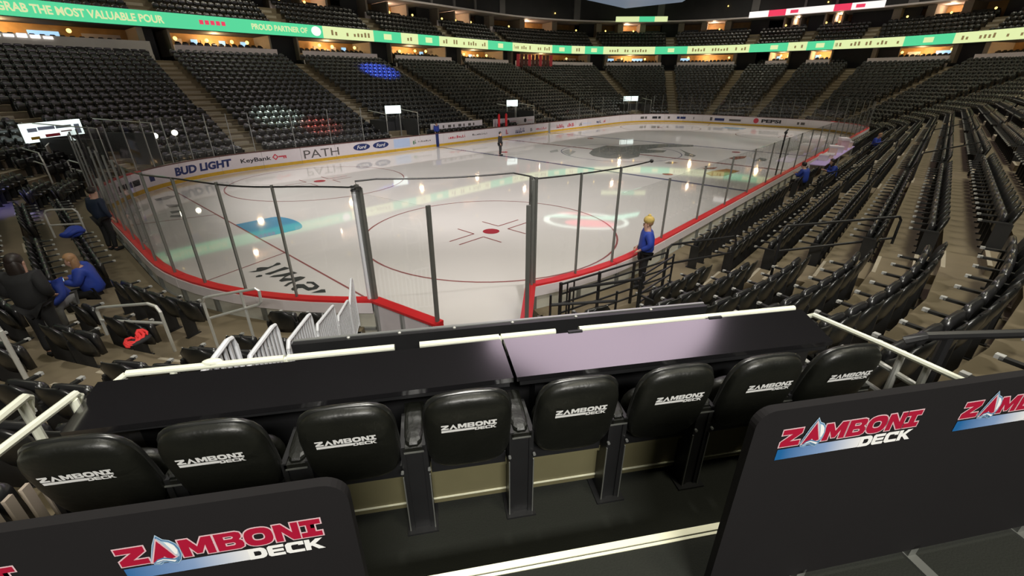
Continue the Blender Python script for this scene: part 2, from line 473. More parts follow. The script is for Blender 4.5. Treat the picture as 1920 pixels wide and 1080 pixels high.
flat('goal_end_lettering', [
    [(-28.5, -4.69), (-28.4, -4.66), (-28.34, -4.73), (-28.38, -4.83), (-28.46, -4.82), (-28.53, -4.77)],
    [(-28.53, -4.2), (-28.33, -4.25), (-28.24, -4.06), (-28.14, -4.08), (-27.99, -4.24), (-27.84, -4.21), (-27.67, -4.07), (-27.61, -4.13), (-27.63, -4.28), (-27.7, -4.3), (-27.82, -4.29), (-28.12, -4.41), (-28.26, -4.41), (-28.42, -4.33)],
    [(-28.26, -4.69), (-28.0, -4.67), (-27.65, -4.58), (-27.59, -4.78), (-27.66, -4.83), (-27.9, -4.81), (-28.18, -4.87), (-28.25, -4.79)],
    [(-28.27, -5.03), (-28.14, -5.0), (-27.94, -5.08), (-27.63, -5.14), (-27.6, -5.33), (-27.84, -5.33), (-28.01, -5.41), (-27.9, -5.55), (-27.65, -5.63), (-27.57, -5.8), (-27.68, -5.88), (-28.07, -5.95), (-28.21, -6.04), (-28.25, -5.95), (-28.08, -5.83), (-27.86, -5.8), (-28.03, -5.67), (-28.17, -5.62), (-28.19, -5.49), (-28.07, -5.4), (-27.95, -5.3), (-28.17, -5.15)],
    [(-28.2, -6.29), (-27.95, -6.09), (-27.82, -6.23), (-27.83, -6.54), (-27.76, -6.61), (-27.67, -6.55), (-27.67, -6.34), (-27.76, -6.24), (-27.69, -6.13), (-27.57, -6.28), (-27.6, -6.69), (-27.73, -6.8), (-27.93, -6.74), (-27.95, -6.66), (-27.96, -6.45), (-28.05, -6.38), (-28.14, -6.51), (-28.21, -6.41)],
    [(-27.95, -6.92), (-27.66, -6.91), (-27.59, -6.98), (-27.67, -7.18)]], M['ice_black'], 0.006, 'bold black letters printed on the ice behind the goal line')
flat('centre_emblem', [
    [(-2.14, 1.46), (0.18, 2.55), (2.71, 2.84), (3.04, 1.42), (4.85, 1.03), (7.12, -0.35), (8.1, -2.54), (7.04, -2.97), (5.06, -1.31), (2.7, -0.7), (3.31, -2.31), (2.16, -2.57), (0.51, -1.45), (-1.06, -2.18), (-2.48, -2.15), (-3.33, -0.84), (-3.09, 0.44)],
    [(4.9, -2.63), (3.5, -3.86), (2.3, -5.08), (1.38, -5.25), (1.72, -4.44), (3.12, -3.89)]], M['ice_grey'], 0.0065, 'faint dark grey emblem at centre ice')
flat('sponsor_swirl', [[(-3.24, 4.43), (-2.07, 4.54), (-3.01, 3.72), (-3.9, 3.81)], [(-2.89, 3.59), (-1.46, 3.87), (-2.07, 2.69), (-4.06, 1.9)]], M['ice_lgrey'], 0.0075)
flat('sponsor_print_brown', [[(2.59, -7.34), (3.73, -7.44), (4.56, -7.96), (3.35, -8.17), (2.19, -7.85)], [(-2.72, -7.47), (-1.64, -8.06), (-2.4, -8.12), (-2.9, -7.68)]], M['ice_brown'], 0.0075)
flat('sponsor_print_dark', [[(2.48, -9.01), (4.38, -8.92), (4.15, -9.42), (3.2, -9.67), (2.58, -9.27)], [(-2.55, -4.85), (-1.7, -4.78), (-1.68, -5.48), (-2.46, -5.28)]], M['ice_grey'], 0.0075)
flat('sponsor_print_orange', [[(-4.27, -8.27), (-3.26, -8.29), (-1.87, -8.69), (-2.11, -9.56), (-3.64, -9.47), (-4.39, -9.41), (-4.91, -8.83)]], M['ice_orange'], 0.0075)
flat('goal_end_stripes', [[(-28.24, 8.45), (-27.64, 8.78), (-27.28, 8.56), (-27.82, 7.99), (-28.25, 7.99)], [(-28.15, 6.83), (-27.69, 6.47), (-27.73, 5.94), (-28.15, 6.11)],
     [(-28.32, 5.35), (-27.86, 5.24), (-27.93, 4.93), (-28.35, 4.87)], [(-28.45, 4.6), (-28.08, 4.32), (-28.21, 3.97), (-28.55, 4.3)]], M['ice_grey'], 0.006)

# ---- dasher boards, one panel at a time, leaving the gate open
GATE0, GATE1 = ang_s(180 + 44.3), ang_s(180 + 66.1)   # left and right jamb of the machine gate
boards = thing('rink_boards', 'white rink boards with red cap rail and yellow kick plate around the ice', 'rink boards')
glassr = thing('rink_glass', 'clear rink glass panes and grey posts standing on the boards', 'rink glass')
def strip(b, sl, d0, d1, z0, z1):
    """closed strip of rectangular section following the ring"""
    n = len(sl); vs = []
    for s in sl:
        for d, z in ((d0, z0), (d1, z0), (d1, z1), (d0, z1)):
            p, _ = ring(s, d); vs.append((p.x, p.y, z))
    fs = []
    for i in range(n - 1):
        a, c = 4 * i, 4 * (i + 1)
        for k in range(4):
            fs.append((a + k, c + k, c + (k + 1) % 4, a + (k + 1) % 4))
    fs += [(3, 2, 1, 0), tuple(4 * (n - 1) + k for k in range(4))]
    b.add(vs, fs)
def sub(s0, s1, n): return [s0 + (s1 - s0) * i / n for i in range(n + 1)]
total = PER - (GATE1 - GATE0)
NP = 64
pl = total / NP
for i in range(NP):
    s0 = GATE1 + pl * i; s1 = s0 + pl
    g = 0.008
    sl = sub(s0 + g, s1 - g, 4)
    mid, _ = ring((s0 + s1) / 2)
    near = (mid.x < -18 and mid.y < 2) or mid.y < -12
    b = MB(); strip(b, sl, 0.0, 0.05, 0.0, 1.03); b.build('board_panel', M['board'], boards)
    b = MB(); strip(b, sl, -0.012, 0.0, 0.03, 0.22); b.build('kick_plate', M['kick'], boards)
    b = MB(); strip(b, sl, -0.03, 0.17, 1.03, 1.075)
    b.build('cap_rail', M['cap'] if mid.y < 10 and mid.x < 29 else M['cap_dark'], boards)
    if near:
        b = MB(); strip(b, sl, 0.15, 0.19, 0.80, 1.025); b.build('back_rail', M['board'], boards)
        b = MB(); strip(b, sl, 0.10, 0.12, 0.05, 0.80); b.build('back_panel', M['board_back'], boards)
        b = MB(); strip(b, sl, 0.12, 0.17, 0.40, 0.46); b.build('back_stringer', M['steel'], boards)
        b = MB()
        for s in (s0 + 0.05, (s0 + s1) / 2):
            strip(b, [s, s + 0.07], 0.12, 0.19, 0.02, 0.80)
        b.build('rib', M['post'], boards)
def glass_top(s):
    p, _ = ring(s)
    if p.y < -12.9 and p.x > -21.9: return 2.73
    if p.y > 12.9 and -15.0 < p.x < 11.0: return 0
    return 3.33
cuts = [GATE1]
while cuts[-1] < GATE0 + PER - 0.7:
    p, _ = ring(cuts[-1] + 0.3)
    q, _ = ring(cuts[-1] + 2.3)
    cuts.append(cuts[-1] + (2.5 if abs(p.y) > 12.9 and abs(q.y) > 12.9 else 1.19))
cuts[-1] = GATE0 + PER
for s0, s1 in zip(cuts, cuts[1:]):
    zt = glass_top((s0 + s1) / 2)
    if not zt: continue
    b = MB(); strip(b, sub(s0 + 0.02, s1 - 0.02, 2), 0.06, 0.072, 1.075, zt); b.build('glass_pane', M['glass'], glassr)
    b = MB()
    p, n = ring(s0, 0.066)
    t = Vector((-n.y, n.x))
    zz = max(zt, glass_top(s0 - 0.1))
    T = Matrix(((t.x, n.x, 0, p.x), (t.y, n.y, 0, p.y), (0, 0, 1, 0), (0, 0, 0, 1)))
    b.box(-0.015, 0.015, -0.026, 0.026, 1.06, zz, T).build('glass_post', M['post'] if p.y < 8 or p.x > 20 else M['steel'], glassr)

# ---- the open machine gate
def gate_leaf(name, hinge, tip, label, wide):
    h, t = Vector(hinge), Vector(tip)
    dx = t - h; L = dx.length; a = math.atan2(dx.y, dx.x)
    r = thing(name, label, 'gate', (h.x, h.y, 0), a, None)
    MB().box(0.06, L, -0.025, 0.025, 0.06, 1.03).build('gate_panel', M['board'], r)
    MB().box(0.02, L + 0.04, -0.09, 0.13, 1.03, 1.08).build('cap_rail', M['cap'], r)
    MB().box(L - 0.005, L + 0.035, -0.09, 0.13, 0.05, 1.03).build('end_plate', M['cap'], r)
    MB().box(0.06, L, -0.02, 0.0, 0.08, 0.26).build('kick_plate', M['kick'], r)
    b = MB()
    for x in (0.12, L * 0.5, L - 0.1): b.box(x - 0.03, x + 0.03, -0.085, -0.025, 0.06, 1.02)
    b.build('rib', M['steel'], r)
    MB().box(0.1, L - 0.06, 0.03, 0.042, 1.08, 3.2).build('glass_pane', M['glass'], r)
    MB().box(L - 0.045, L + 0.005, 0.0, 0.07, 1.05, 3.22).build('glass_post', M['post'], r)
    hp = MB().box(0.02, 0.07, 0.0, 0.07, 0.05, 3.3).build('hinge_post', M['post'], r)
    for z in (0.35, 0.85): MB().tube([(0.05, 0.03, z - 0.06), (0.05, 0.03, z + 0.06)], 0.045, 8).build('hinge', M['steel'], hp)
    return r
h0, _ = ring(GATE0, 0.08); h1, _ = ring(GATE1, 0.08)
gate_leaf('gate_leaf', h0, (-27.86, -12.14), 'left gate leaf swung open with a red cap and one glass pane', 1)
gate_leaf('gate_leaf', h1, (-26.76, -13.29), 'right gate leaf seen end on with a red edge and thick post', 0)
jp = []
for s in (GATE0, GATE1):
    p, n = ring(s, 0.07)
    b = MB(); b.box(p.x - 0.03, p.x + 0.03, p.y - 0.03, p.y + 0.03, 0.0, 3.36); b.build('gate_jamb', M['post'], glassr)
    p, n = ring(s + (-0.075 if s == GATE0 else 0.10), 0.07)
    b = MB(); b.box(p.x - 0.028, p.x + 0.028, p.y - 0.028, p.y + 0.028, 0.0, 3.34); b.build('gate_jamb', M['white'] if s == GATE0 else M['post'], glassr)
# black cable running over the glass tops and the gate
cab = []
for s in np.linspace(ang_s(180.5), GATE0 - 0.15, 26):
    p, n = ring(s, 0.066); cab.append((p.x, p.y, 3.30 + 0.02 * math.sin(s * 2)))
p0, _ = ring(GATE0, 0.066); p1, _ = ring(GATE1, 0.066)
cab += [(p0.x, p0.y, 3.33), (p0.x - 0.02, p0.y, 3.42)]
for k in range(1, 9):
    f = k / 9; cab.append((p0.x + (p1.x - p0.x) * f, p0.y + (p1.y - p0.y) * f, 3.46 - 0.05 * math.sin(f * math.pi)))
cab += [(p1.x, p1.y, 3.36)]
for s in np.linspace(GATE1 + 0.1, PER + 0.1, 14):
    p, n = ring(s, 0.066); cab.append((p.x, p.y, 3.31))
b = MB(); b.tube(cab, 0.016, 6)
cb = tag(b.build('overhead_cable', M['black']), 'thin black cable strung over the glass tops and the open gate', 'cable')
b = MB()
q0 = Vector((p0.x - 0.05, p0.y - 0.05, 3.31))
b.tube([q0 + Vector((0.09 * math.cos(a), 0.07 * math.sin(a), 0.09 * math.sin(a * 0.5) * 0.4)) for a in np.linspace(0, 4 * math.pi, 26)], 0.014, 6)
b.ellipsoid((ring(PER + 0.1, 0.066)[0].x, ring(PER + 0.1, 0.066)[0].y, 3.31), 0.045, 0.045, 0.045, nu=10, nv=6)
b.build('cable_coil', M['black'], cb)

# ---- advertising print on the boards (inner faces, read from the ice)
def ad_text(s, x0, x1, z0, z1, mt, bold=0.02, side='N', name='board_lettering', shear=0):
    if side == 'N':
        o = ((x0 + x1) / 2, 12.945, (z0 + z1) / 2); Mx = frame(o, (1, 0, 0), (0, 0, 1)); wd = abs(x1 - x0)
    elif side == 'E':
        o = (30.475, (x0 + x1) / 2, (z0 + z1) / 2); Mx = frame(o, (0, -1, 0), (0, 0, 1)); wd = abs(x1 - x0)
    else:   # wrapped round a corner: x0, x1 are ring positions
        sm = (x0 + x1) / 2
        me = text_mesh(name, s, mt, abs(x1 - x0), z1 - z0, Matrix.Identity(4), bold, shear)
        for vv in me.vertices:
            p, _ = ring(sm - vv.co.x, -0.006)
            vv.co = (p.x, p.y, (z0 + z1) / 2 + vv.co.y)
        return link(name, me, boards)
    me = text_mesh(name, s, mt, wd, z1 - z0, Mx, bold, shear)
    return link(name, me, boards)
def ad_panel(x0, x1, z0, z1, mt, y=12.947):
    b = MB(); x = x0; h = z1 - z0
    if y > 12.948: b.add([(x0, y, z0), (x1, y, z0), (x1, y, z1), (x0, y, z1)], [(0, 1, 2, 3)])
    else:                      # words too soft to read: uneven dabs of print
        while x < x1 - 0.08:
            w_ = min(random.uniform(0.10, 0.22) * (0.6 + h), x1 - x)
            a_, c_ = z0 + h * random.choice((0, 0, 0.12)), z1 - h * random.choice((0, 0.25, 0.35))
            s_ = w_ * random.choice((0.35, 0.5, 1))
            b.add([(x, y, a_), (x + s_, y, a_), (x + s_, y, c_), (x, y, c_)], [(0, 1, 2, 3)])
            if s_ < w_: b.add([(x, y, a_), (x + w_, y, a_), (x + w_, y, a_ + h * 0.25), (x, y, a_ + h * 0.25)], [(0, 1, 2, 3)])
            x += w_ + 0.06
    return b.build('board_print', mt, boards)
sN = lambda x: 79.54 + HX - x
ad_text('BUD LIGHT', ang_s(99.5), ang_s(122.5), 0.40, 0.84, M['navy_print'], 0.05, 'R', shear=0.12)
ad_text('KeyBank', sN(-21.05), sN(-22.85), 0.42, 0.74, M['black_print'], 0.02, 'R')
b = MB()
for k in range(4):
    a, c = k * math.pi / 2, (k + 1) * math.pi / 2
    P = lambda r, q: (-20.78 + r * math.cos(q), 12.944, 0.64 + r * math.sin(q))
    b.add([P(0.2, a), P(0.2, c), P(0.11, c), P(0.11, a)], [(0, 1, 2, 3)])
b.add([(-20.58, 12.944, 0.60), (-20.1, 12.944, 0.60), (-20.1, 12.944, 0.68), (-20.58, 12.944, 0.68)], [(0, 1, 2, 3)])
b.add([(-20.30, 12.944, 0.50), (-20.22, 12.944, 0.50), (-20.22, 12.944, 0.6), (-20.30, 12.944, 0.6)], [(0, 1, 2, 3)])
b.add([(-20.18, 12.944, 0.50), (-20.10, 12.944, 0.50), (-20.10, 12.944, 0.6), (-20.18, 12.944, 0.6)], [(0, 1, 2, 3)])
b.build('key_emblem', M['red_print'], boards)
ad_text('PATH', -18.95, -16.45, 0.32, 0.84, M['grey_print'], 0.0)
for cx in (-14.65, -13.05):
    b = MB().add([(cx + 0.68 * math.cos(a), 12.946, 0.66 + 0.235 * math.sin(a)) for a in np.linspace(0, 2 * math.pi, 24, endpoint=False)], [tuple(range(24))])
    b.build('blue_oval', M['navy_print'], boards)
    link('oval_lettering', text_mesh('oval_lettering', 'Ford', M['print'], 0.78, 0.24, frame((cx, 12.943, 0.66), (1, 0, 0), (0, 0, 1)), 0.01, 0.3), boards)
# a bluish sponsor block whose words are too soft to read, kept as strips
ad_panel(-11.9, -10.4, 0.3, 0.95, M['pblue_print'], 12.9485)
for (x0, x1, z0, z1, m_) in [(-10.1, -9.75, 0.42, 0.78, 'green_print'), (-9.6, -8.3, 0.54, 0.66, 'grey_print'), (-3.6, -1.7, 0.58, 0.74, 'grey_print'), (-6.4, -4.4, 0.52, 0.74, 'red_print'),
                             (0.8, 1.15, 0.35, 0.8, 'red_print'), (2.2, 3.6, 0.35, 0.8, 'navy_print'), (4.5, 4.8, 0.35, 0.8, 'grey_print'), (5.4, 7.2, 0.42, 0.66, 'red_print'),
                             (8.9, 10.3, 0.36, 0.74, 'red_print'), (10.9, 12.2, 0.36, 0.74, 'red_print'), (13.2, 13.8, 0.35, 0.75, 'grey_print'), (14.0, 15.8, 0.45, 0.66, 'pblue_print'),
                             (16.9, 18.0, 0.40, 0.72, 'navy_print'), (18.4, 18.9, 0.40, 0.72, 'red_print')]:
    ad_panel(x0, x1, z0, z1, M[m_])
b = MB().add([(30.474, -1.15 - 0.3 * math.cos(a), 0.64 + 0.3 * math.sin(a)) for a in np.linspace(0, 2 * math.pi, 20, endpoint=False)], [tuple(range(20))]); b.build('round_emblem', M['red_print'], boards)
ad_text('PEPSI', -1.75, -3.9, 0.46, 0.84, M['black_print'], 0.05, 'E')
for (y0, y1, z0, z1, m_) in [(3.8, 2.6, 0.42, 0.72, 'navy_print'), (2.0, 0.6, 0.45, 0.68, 'grey_print'), (4.4, 4.1, 0.4, 0.8, 'grey_print')]:
    MB().add([(30.476, y0, z0), (30.476, y1, z0), (30.476, y1, z1), (30.476, y0, z1)], [(0, 1, 2, 3)]).build('board_print', M[m_], boards)
for (a0, a1, m_) in [(62, 55, 'grey_print'), (50, 42, 'black_print'), (36, 34, 'grey_print'), (28, 20, 'navy_print'), (14, 12, 'grey_print')]:
    b = MB(); strip(b, sub(ang_s(a1), ang_s(a0), 3), -0.004, -0.001, 0.45, 0.74); b.build('board_print', M[m_], boards)
for (a0, a1, m_) in [(-8, -14, 'grey_print'), (130, 134, 'navy_print'), (138, 150, 'black_print')]:
    b = MB(); strip(b, sub(ang_s(a1), ang_s(a0), 3) if a0 > a1 else sub(ang_s(a0), ang_s(a1), 3), -0.004, -0.001, 0.45, 0.72); b.build('board_print', M[m_], boards)
for sx in (-1, 1):
    b = MB().box(sx * 7.62 - 0.15, sx * 7.62 + 0.15, 12.93, 12.949, 0.02, 1.03); b.build('line_marking', M['navy_print'] if sx < 0 else M['steel'], boards)
# ================================================================== SEATING BOWL
def row_d(k): return 0.2 if k == 0 else 1.3 + 0.86 * k
def row_z(k): return 0.5 + 0.335 * k
NROW = 19
TUN_S = ang_s(233)
def tun_lim(d, side):
    """half width of the machine tunnel (below) or of the deck (above) at offset d"""
    v = 16.83 - (CR + d)
    if side > 0: return 2.25 if v > 2.9 else 2.95
    return 1.72 if v > 2.9 else 2.35
def clip_tun(d, side):
    """ring s where a row meets the tunnel wall"""
    a = math.asin(min(0.9, tun_lim(d, side) / (CR + d)))
    return TUN_S + side * a * CR
AIS = [0.45, 11.15, 21.95, 32.75, 43.45] + [ang_s(a) for a in (-55, -30, -6)] + [61.72] + [ang_s(a) for a in (6, 30, 55)] + \
      [79.54 + q for q in (0.45, 11.15, 21.95, 32.75, 43.45)] + [ang_s(a) for a in (125, 150, 174)] + [141.26] + [ang_s(a) for a in (186, 210)]
AIS = sorted(AIS)
BLOCKS = []
for i, a in enumerate(AIS):
    b_ = AIS[(i + 1) % len(AIS)]
    if b_ < a: b_ += PER
    if a < TUN_S < b_:
        BLOCKS += [(a, TUN_S, 0, -1), (TUN_S, b_, 1, 0)]
    else: BLOCKS.append((a, b_, 0, 0))

terr = struct('lower_terrace')
RISE = MB(); row_mb = []
def row_edges(blk, d):
    s0, s1, t0, t1 = blk
    if t0: s0 = clip_tun(d, 1)
    if t1: s1 = clip_tun(d, -1)
    return s0, s1
for k in range(NROW):
    d0, d1, z0, z1 = row_d(k), row_d(k + 1), row_z(k), row_z(k + 1)
    b = MB()
    for blk in BLOCKS:
        s0, s1 = row_edges(blk, (d0 + d1) / 2)
        sl = span(s0, s1)
        n = len(sl); vs = []
        for s in sl:
            for d, z in ((d0, z0 - (0.5 if k == 0 else 0.36)), (d0, z0), (d1 + 0.02, z0), (d1 + 0.02, z0 - 0.36)):
                p, _ = ring(s, d); vs.append((p.x, p.y, z))
        fs = []
        for i in range(n - 1):
            a, c = 4 * i, 4 * (i + 1)
            for q in range(4): fs.append((a + q, c + q, c + (q + 1) % 4, a + (q + 1) % 4))
        fs += [(3, 2, 1, 0), tuple(4 * (n - 1) + q for q in range(4))]
        b.add(vs, fs)
    b.build('tread_row', M['concrete'], terr)
# closing wall under the stands on either side of the machine tunnel
for side in (-1, 1):
    u0 = -1.60 if side < 0 else 2.12
    b = MB(); T = Matrix(((DU.x, DV.x, 0, CAM.x), (DU.y, DV.y, 0, CAM.y), (0, 0, 1, 0), (0, 0, 0, 1)))
    b.box(u0 - 0.06, u0 + 0.06, 2.5, 8.05, -0.02, 0.5, T)
    for k in range(1, 6):
        vv = 16.83 - CR - row_d(k); b.box(u0 - 0.06, u0 + 0.06, 2.5, vv, row_z(k - 1), row_z(k), T)
    tag(b.build('wall_tunnel', M['wall_grey']), None, None, None, 'structure')

# aisle stairs: one intermediate step per row
def aisle_steps(s, parts):
    r = struct('aisle_stair')
    b = MB()
    for k in range(1, NROW):
        sl = [s - 0.55 * CR / (CR + row_d(k)) if False else s - 0.5, s + 0.5]
        p, n = ring(s, 0); t = Vector((-n.y, n.x)); d = row_d(k)
        T = Matrix(((t.x, n.x, 0, p.x), (t.y, n.y, 0, p.y), (0, 0, 1, 0), (0, 0, 0, 1)))
        q = MB() if parts else b
        q.box(-0.55, 0.55, d - 0.34, d + 0.02, row_z(k - 1), row_z(k - 1) + 0.168, T)
        if parts: q.build('step', M['concrete'], r)
        q2 = MB() if parts else b
        q2.box(-0.55, 0.55, d, d + 0.06, row_z(k), row_z(k) + 0.006, T)
        q2.box(-0.55, 0.55, d - 0.34, d - 0.28, row_z(k - 1) + 0.168, row_z(k - 1) + 0.174, T)
        if parts: q2.build('step_edge', M['nosing'], r)
    if not parts: b.build('steps', M['nosing'], r)
for s in AIS:
    aisle_steps(s, min(abs(s - 0.45), abs(s - ang_s(210)), abs(s - 141.26), abs(s - 11.15)) < 0.1)

# ---- seats. local frame: x along the row, y away from the ice, z up
def seat_parts():
    nx, nz = 5, 4
    W_, front, back = 0.235, [], []
    def grid(off):
        g = []
        for j in range(nz + 1):
            f = j / nz; z = 0.40 + 0.47 * f
            hw = W_ * (1.0 if f < 0.6 else math.sqrt(max(0.0, 1 - ((f - 0.6) / 0.46) ** 2.4)))
            if j == 0: hw *= 0.88
            for i in range(nx + 1):
                x = -hw + 2 * hw * i / nx
                g.append((x, 0.10 + 0.10 * f - 0.055 * (x / W_) ** 2 + off * (1.0 if 0 < j < nz else 0.55), z - (0.008 if off and j == nz else 0)))
        return g
    A, B = grid(0.0), grid(0.042)
    n = len(A); fs = []
    for j in range(nz):
        for i in range(nx):
            a = j * (nx + 1) + i
            fs.append((a, a + 1, a + nx + 2, a + nx + 1))
            fs.append((n + a, n + a + nx + 1, n + a + nx + 2, n + a + 1))
    rim = [i for i in range(nx + 1)] + [(nx + 1) * j + nx for j in range(1, nz + 1)] + [nz * (nx + 1) + i for i in range(nx - 1, -1, -1)] + [(nx + 1) * j for j in range(nz - 1, 0, -1)]
    top0 = nz * (nx + 1)
    mids = [tuple((Vector(A[top0 + i]) + Vector(B[top0 + i])) / 2 + Vector((0, 0, 0.017))) for i in range(nx + 1)]
    for i in range(len(rim)):
        a, c = rim[i], rim[(i + 1) % len(rim)]
        if a >= top0 and c >= top0:                  # rounded top edge
            fs.append((a, 2 * n + a - top0, 2 * n + c - top0, c)); fs.append((2 * n + a - top0, n + a, n + c, 2 * n + c - top0))
        else: fs.append((a, n + a, n + c, c))
    fs.append((top0, n + top0, 2 * n)); fs.append((top0 + nx, 2 * n + nx, n + top0 + nx))
    back = MB().add(A + B + mids, fs)
    pan = MB()
    prof = [(-0.045, 0.40), (-0.03, 0.70), (-0.018, 0.745), (0.012, 0.766), (0.042, 0.745), (0.062, 0.69), (0.03, 0.40)]
    xs = [(-0.205, 0.0), (-0.15, 0.012), (0.15, 0.012), (0.205, 0.0)]
    npf = len(prof)
    pan.add([(x, y, z + (dz if z > 0.6 else 0)) for x, dz in xs for y, z in prof],
            [(q * npf + i, q * npf + (i + 1) % npf, (q + 1) * npf + (i + 1) % npf, (q + 1) * npf + i) for q in range(3) for i in range(npf)]
            + [tuple(range(npf - 1, -1, -1)), tuple(3 * npf + i for i in range(npf))])
    leg = MB().box(0.255, 0.285, -0.06, 0.16, 0.0, 0.60)
    leg.box(0.235, 0.305, -0.10, 0.18, 0.0, 0.02)
    arm = MB()
    arm.box(0.245, 0.295, -0.27, 0.14, 0.595, 0.625)
    cap = MB().box(0.245, 0.295, -0.30, -0.245, 0.60, 0.634)
    return [('backrest', back, 'plastic'), ('seat_pan', pan, 'plastic2'), ('leg', leg, 'frame'), ('armrest', arm, 'frame'), ('arm_cap', cap, 'armcap')]
SP = seat_parts()
SM = [(nm, b.mesh('stadium_seat_' + nm, M[mt], nm in ('backrest', 'seat_pan')), mt) for nm, b, mt in SP]

# vomitory openings cut through the front rows: (ring s, half width, first row, last row)
VOM = [(ang_s(126), 1.5, 0, 3), (79.54 + 21.95 + 9.9, 1.5, 0, 2), (79.54 + 21.95 - 5.2, 1.5, 0, 2), (ang_s(58), 1.7, 0, 2)]
CLEAR = [(-31.80, -5.55, 0.55), (-32.60, -7.95, 0.5), (-32.30, -6.55, 0.6), (-30.93, -0.85, 0.5), (-22.85, -13.58, 0.5), (-8.75, -14.1, 0.5), (-6.75, -14.85, 0.5),
         (4.2, -15.2, 0.5), (-31.95, -7.75, 0.35), (-31.27, -9.30, 0.35), (-30.66, -9.25, 0.35), (-30.1, -10.3, 0.35), (-30.24, -10.0, 0.3), (-22.53, -16.2, 0.3), (-20.05, -17.82, 0.3),
         (-25.7, -13.3, 0.5), (-25.0, -13.5, 0.5), (-24.2, -13.7, 0.5), (-23.4, -13.9, 0.5), (-26.3, -13.6, 0.5), (-25.4, -14.35, 0.25), (-24.5, -14.4, 0.25), (-23.5, -14.5, 0.25), (-21.5, -15.15, 0.32), (-23.3, -14.33, 0.3), (-33.1, -8.6, 0.3), (-32.85, -10.3, 0.3), (-25.9, -13.65, 0.3), (-24.6, -14.4, 0.3)]
seats = []          # (x, y, z, angle, block, row, index, count)
for bi, blk in enumerate(BLOCKS):
    for k in range(-1, NROW):
        dd = 1.03 if k < 0 else row_d(k + 1) - 0.27
        s0, s1 = row_edges(blk, dd)
        ss = np.linspace(s0, s1, 160)
        P = [ring(s, dd)[0] for s in ss]
        cum = [0.0]
        for a, c in zip(P, P[1:]): cum.append(cum[-1] + (c - a).length)
        lo = 0.12 if blk[2] else 0.62
        hi = cum[-1] - (0.12 if blk[3] else 0.62)
        n = int((hi - lo) / 0.545)
        if n < 1: continue
        pad = (hi - lo - n * 0.545) / 2
        for i in range(n):
            L = lo + pad + 0.545 * (i + 0.5)
            s = float(np.interp(L, cum, ss))
            p, nn = ring(s, dd)
            if any(abs((s - vs + PER / 2) % PER - PER / 2) * (CR + dd if abs(nn.x * nn.y) > 1e-6 else CR) / CR < hw + 0.3 and k0 <= max(k, 0) <= k1 for vs, hw, k0, k1 in VOM): continue
            if p.y > 14 and p.x > -11.5 and p.x < 9 and k < 1: continue
            if any((p.x - cx) ** 2 + (p.y - cy) ** 2 < cr * cr for cx, cy, cr in CLEAR): continue
            if k < 0 and p.x > -6 and p.x < 6 and p.y < -12: continue
            seats.append((p.x, p.y, row_z(max(k, 0)), math.atan2(nn.y, nn.x) - math.pi / 2, bi, k, i, n))
def club_d(j): return 18.55 + 0.85 * j
def club_z(j): return 9.55 + 0.52 * j
for bi, blk in enumerate(BLOCKS):
    if ring((blk[0] + blk[1]) / 2)[0].x < -5 and ring((blk[0] + blk[1]) / 2)[0].y < 0: continue
    if ring((blk[0] + blk[1]) / 2)[0].x < -29.5: continue
    for (nr, df, zf) in ((5, club_d, club_z), (2, lambda j: 18.3 + 0.9 * j, lambda j: 6.95 + 0.3 * j)):
        for j in range(nr):
            dd = df(j) + 0.55
            ss = np.linspace(blk[0], blk[1], 80)
            P = [ring(s, dd)[0] for s in ss]
            cum = [0.0]
            for a, c in zip(P, P[1:]): cum.append(cum[-1] + (c - a).length)
            mg = 0.7 if nr == 5 else 1.6
            n = int((cum[-1] - 2 * mg) / 0.56)
            for i in range(n):
                s = float(np.interp(mg + 0.56 * (i + 0.5), cum, ss))
                p, nn = ring(s, dd)
                seats.append((p.x, p.y, zf(j), math.atan2(nn.y, nn.x) - math.pi / 2, bi, 30 + j, i, n))

def deck_hides(px, py):
    if 60 < px < 1580 and py > 712 - 0.104 * (px - 220): return True
    if px > 1390 and py > 780 - 0.143 * (px - 1430): return True
    return px < 640 and py > 998 - 0.143 * px
cand = []
for q in seats:
    px, py, z = pix((q[0], q[1], q[2] + 0.65))
    if 0 < z and -10 < px < 1930 and -10 < py < 1085 and not deck_hides(px, py):
        cand.append((z, q))
cand.sort(key=lambda a: a[0])
near = set(id(q) for _, q in cand[:296])
DKS = TUN_S
def block_name(bi):
    s0, s1, t0, t1 = BLOCKS[bi]
    m, n = ring((s0 + s1) / 2)
    if t1: return 'block left of the deck', 'tunnel'
    if t0: return 'block right of the deck', 'tunnel'
    if m.y < -12 and m.x > -22:
        i = int((m.x + 21.9) // 10.7)
        return ('first', 'second', 'third', 'fourth')[i] + ' block beyond the right aisle', 'near aisle'
    if m.x < -29:
        if abs(m.y) < 5: return ('nearer' if m.y < 0 else 'farther') + ' block behind the goal', 'near aisle'
        return ('block before the goal end' if m.y < 0 else 'block past the goal end'), 'near aisle'
    return ('left far corner block' if m.y > 0 else 'left near corner block'), 'near aisle'
proto = None
used = {}
